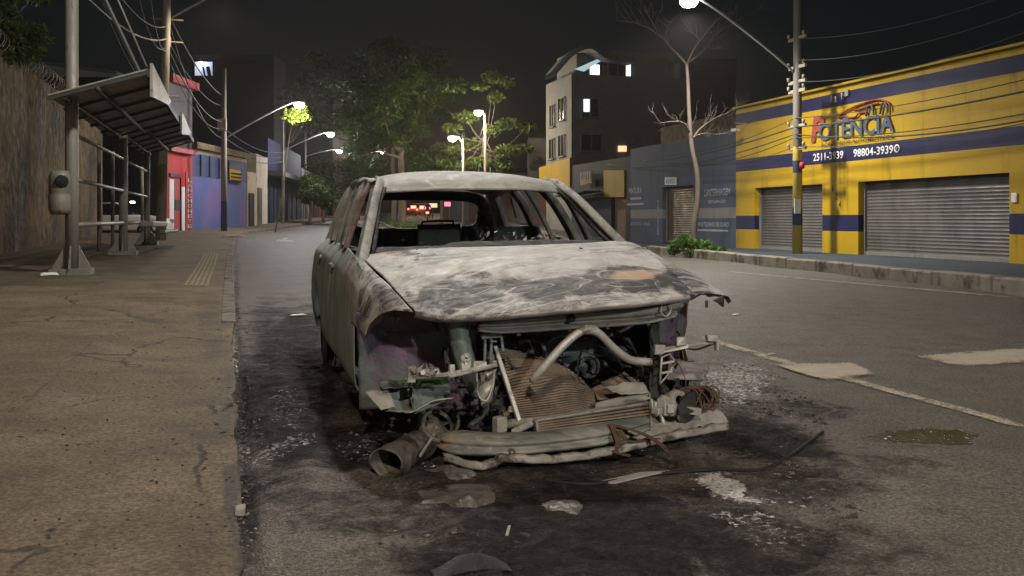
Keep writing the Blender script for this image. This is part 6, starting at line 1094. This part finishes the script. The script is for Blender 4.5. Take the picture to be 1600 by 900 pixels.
# bare tree at the right kerb
bt = thing('bare_tree', 'leafless tree with a crooked trunk standing at the kerb among weeds', 'tree', tuple(onY(1085, 388, 26.6))); YB = 26.6
def by(px, py, d=0): return onY(px, py, YB+d)
b = MB(); b.tube(curve([by(1086, 392), by(1083, 360), by(1090, 310), by(1089, 270), by(1081, 230), by(1077, 180), by(1075, 130), by(1073, 100)], 30), np.linspace(.10, .045, 30), 12); tr_ = b.build('trunk', M['barkp'], bt); b = MB()
def branch(P, r0, r1, tw=7, dep=0, ln=1.0):
    C_ = curve(P, 14); C_ = C_+.035*fbm(C_*5, 2)[:, None]*np.array((1, .4, .6)); b.tube(C_, np.linspace(r0, r1, 14)*.66, 6)
    if dep < 3:
        for _ in range(tw):
            i = int(RNG.integers(4, 14)); d = C_[min(i, 13)]-C_[max(i-2, 0)]; d /= np.linalg.norm(d)+1e-9; d = d+RNG.normal(0, .55, 3)+np.array((0, 0, .25)); d /= np.linalg.norm(d); l = ln*RNG.uniform(.35, .9); s_ = C_[min(i, 13)]; k2 = RNG.normal(0, .12, 3)*l
            branch([s_, s_+d*l*.5+k2, s_+d*l+k2*.5+np.array((0, 0, .08*l))], max(r1*.9, .007), .004, 3 if dep == 0 else 2, dep+1 if dep else 2, ln*.55)
branch([by(1073, 101), by(1050, 75, .2), by(1030, 55, .3), by(1000, 38, .3), by(965, 32, .2)], .055, .012, 9, 0, 1.1); branch([by(1073, 101), by(1085, 75, -.3), by(1100, 55, -.5), by(1118, 32, -.6)], .045, .012, 6); branch([by(1074, 99), by(1100, 78, .2), by(1118, 55, .4), by(1140, 40, .5), by(1170, 22, .6)], .05, .012, 9, 0, 1.1)
branch([by(1080, 222), by(1092, 203, .2), by(1115, 186, .2), by(1140, 175, .2)], .055, .016, 8, 0, .9); branch([by(1079, 208), by(1068, 192, -.2), by(1052, 190, -.3), by(1032, 192, -.3)], .05, .014, 6, 0, .7); branch([by(1081, 215), by(1100, 208), by(1124, 210), by(1142, 204)], .03, .01, 4, 0, .6); branch([by(1030, 55, .3), by(1022, 40), by(1012, 22), by(1006, 8)], .022, .008, 5, 0, .7)
b.build('branches', M['barkp'], bt)
def plant(label, name, pxs, Y, n, ln, mat):
    C_ = []; 
    for px, py, r in pxs: C_.append((*onY(px, py, Y+RNG.normal(0, .25)), r, r*.8))
    root = thing(name, label, 'plant', (C_[0][0], C_[0][1], .15)); V, F = leaves(C_, n, ln, ln*.5, -.5); fast('foliage', V, F, mat, root); b = MB()
    for c in C_: b.tube([(c[0], c[1], .1), (c[0]+.03, c[1], c[2])], [.012, .006], 5)
    b.build('stems', M['bark'], root); return root
M['weed'] = leafmat('weed_leaves', (.05, .11, .02), (.10, .20, .035))
plant('green weeds in a clump round the foot of the bare tree', 'weeds', [(1060, 383, .26), (1075, 378, .24), (1090, 384, .26), (1102, 380, .18), (1052, 390, .22), (1115, 388, .16), (1128, 391, .13), (1140, 394, .10), (1068, 372, .14), (1082, 392, .22), (1098, 393, .18)], 26.4, 1500, .13, M['weed'])
# ================================================================== FAR TRAFFIC
for k, (px, py, D, lb) in enumerate(((646, 328, 128, 'red lit car leftmost of the far tail lights'), (660, 326, 118, 'car with bright red tail lights behind the motorcycle'))):
    c = onD(px, py, D); z = float(RZ(c[0], c[1])); r = thing('far_car', lb, 'car', (c[0], c[1], z), 'cars far down the street'); hatch(r, (c[0], c[1], z+.02), (.2, .98), 1.0, M['brick'], True); b = MB(); b.box((c[0], c[1]-2.1, z+1.0), (1.4, .06, .35)); b.build('brake_light', L_red, r)
c = onD(668, 343, 80); z = float(RZ(c[0], c[1])); mc = thing('motorcycle', 'motorcycle riding away in the right lane, seen through the rear window', 'motorcycle', (c[0], c[1], z)); e = np.array((.2, .98, 0)); B0 = np.array((c[0], c[1], z))
for s_ in (-.62, .62): b = MB(); b.lathe(B0+e*s_+(0, 0, .3), (e[1], -e[0], 0), [(.2, .05), (.29, .05), (.3, 0), (.29, -.05), (.2, -.05)], 20); b.build('wheel', M['tyre'], mc)
b = MB(); b.tube(curve([B0-e*.7+(0, 0, .72), B0+(0, 0, .75), B0+e*.3+(0, 0, .85), B0+e*.55+(0, 0, .8)], 12), [.10]*6+[.14]*6, 8); b.tube([B0+e*.5+(0, 0, .95), B0+e*.62+(0, 0, .3)], .035, 6); b.tube([B0-e*.1+(0, 0, .5), B0-e*.62+(0, 0, .3)], .04, 6); b.tube([B0+e*.45+(-.35, 0, 1.0), B0+e*.45+(.35, 0, 1.0)], .02, 6); b.build('body', M['black'], mc); b = MB(); b.box(B0-e*.78+(0, 0, .72), (.22, .08, .14)); b.build('tail_light', L_red, mc)
def skin(name, V, E, R, mat, label, cat):
    me = bpy.data.meshes.new(name); V = np.array(V); o0 = np.array((V[0][0], V[0][1], V[:, 2].min())); me.from_pydata((V-o0).tolist(), E, []); o = bpy.data.objects.new(name, me); COL.objects.link(o); o.location = o0; o.modifiers.new('k', 'SKIN'); s_ = me.skin_vertices.new() if not me.skin_vertices else me.skin_vertices[0]
    for i, r in enumerate(R): s_.data[i].radius = (r, r)
    s_.data[0].use_root = True; m = o.modifiers.new('s', 'SUBSURF'); m.render_levels = 1; me.materials.append(mat); return tag(o, label, cat)
H = lambda f, s_, z_: tuple(B0+e*f+np.array((e[1], -e[0], 0))*s_+np.array((0, 0, z_)))
VV = [H(-.15, 0, .85), H(-.08, 0, 1.1), H(0, 0, 1.38), H(.02, 0, 1.5), H(.05, 0, 1.66), H(0, -.19, 1.36), H(.18, -.26, 1.14), H(.42, -.3, 1.02), H(0, .19, 1.36), H(.18, .26, 1.14), H(.42, .3, 1.02), H(-.1, -.13, .82), H(.2, -.2, .72), H(.02, -.18, .32), H(.14, -.18, .28), H(-.1, .13, .82), H(.2, .2, .72), H(.02, .18, .32), H(.14, .18, .28)]
EE = [(0, 1), (1, 2), (2, 3), (3, 4), (2, 5), (5, 6), (6, 7), (2, 8), (8, 9), (9, 10), (0, 11), (11, 12), (12, 13), (13, 14), (0, 15), (15, 16), (16, 17), (17, 18)]
skin('person', VV, EE, [.15, .15, .17, .06, .13, .075, .06, .045, .075, .06, .045, .09, .08, .05, .05, .09, .08, .05, .05], M['ltrb'], 'person in dark clothing riding the motorcycle away', 'person')
sp = onD(619, 343, 62); z = float(RZ(sp[0], sp[1]))+.12; ts = thing('road_sign', 'small red sign on a thin post on the median', 'road sign', (sp[0], sp[1], z)); b = MB(); b.tube([(sp[0], sp[1], z-.1), (sp[0], sp[1], z+2.1)], .03, 8); b.build('post', M['pole'], ts); b = MB(); b.disc((sp[0], sp[1]-.05, z+1.9), (0, -1, 0), .28, 8); b.build('plate', M['redtrim'], ts)
for k, (px, py, D, hh, lb) in enumerate(((676, 321, 96, 3.4, 'small amber shop sign glowing far down on the right'), (702, 319, 88, 3.4, 'small red shop sign above the grey shop far along the right side'))):
    c = onD(px, py, D); g = thing('shop_sign', lb, 'sign', c); b = MB(); b.box(c, (.9, .1, .4)); b.build('panel', M['amber'] if k == 0 else M['pinkroom'], g); b = MB(); b.bar(c+(0, 0, -.2), (c[0], c[1], float(RZ(c[0], c[1]))), .08, .08); b.build('post', M['pole'], g)
for k, (s_, Y, lx) in enumerate(((1, 104., 1.6), (-1, 112., 1.6), (1, 138., 1.6))):  # lamp posts added to brighten the far road
    x = float(kr(Y)+.5 if s_ > 0 else kl(Y)-.5); z = gz(x, Y); pole(['added lamp post on the right pavement beyond the far shops', 'added lamp post on the left pavement beyond the low trees', 'farthest added lamp post on the right pavement'][k], (x, Y, z+.1), 7.6, .09, .06, M['pole'], (0, 0), z+6.6, (x-s_*3.2, Y, z+7.6), FAR_W, WARM, full=True)
# thin smoky night air round everything
hm = bpy.data.materials.new('smoky_air'); hm.use_nodes = True; _t = hm.node_tree; _t.nodes.remove(_t.nodes['Principled BSDF']); _pv = _t.nodes.new('ShaderNodeVolumePrincipled'); _pv.inputs['Color'].default_value = (.80, .74, .68, 1); _pv.inputs['Density'].default_value = .00045; _pv.inputs['Anisotropy'].default_value = .6
_t.links.new(_pv.outputs[0], _t.nodes['Material Output'].inputs['Volume']); b = MB(); b.box((0, 85, 12.5), (520, 640, 31)); o = b.build('haze', hm, loc=(0, 85, -3)); tag(o, kind='stuff')
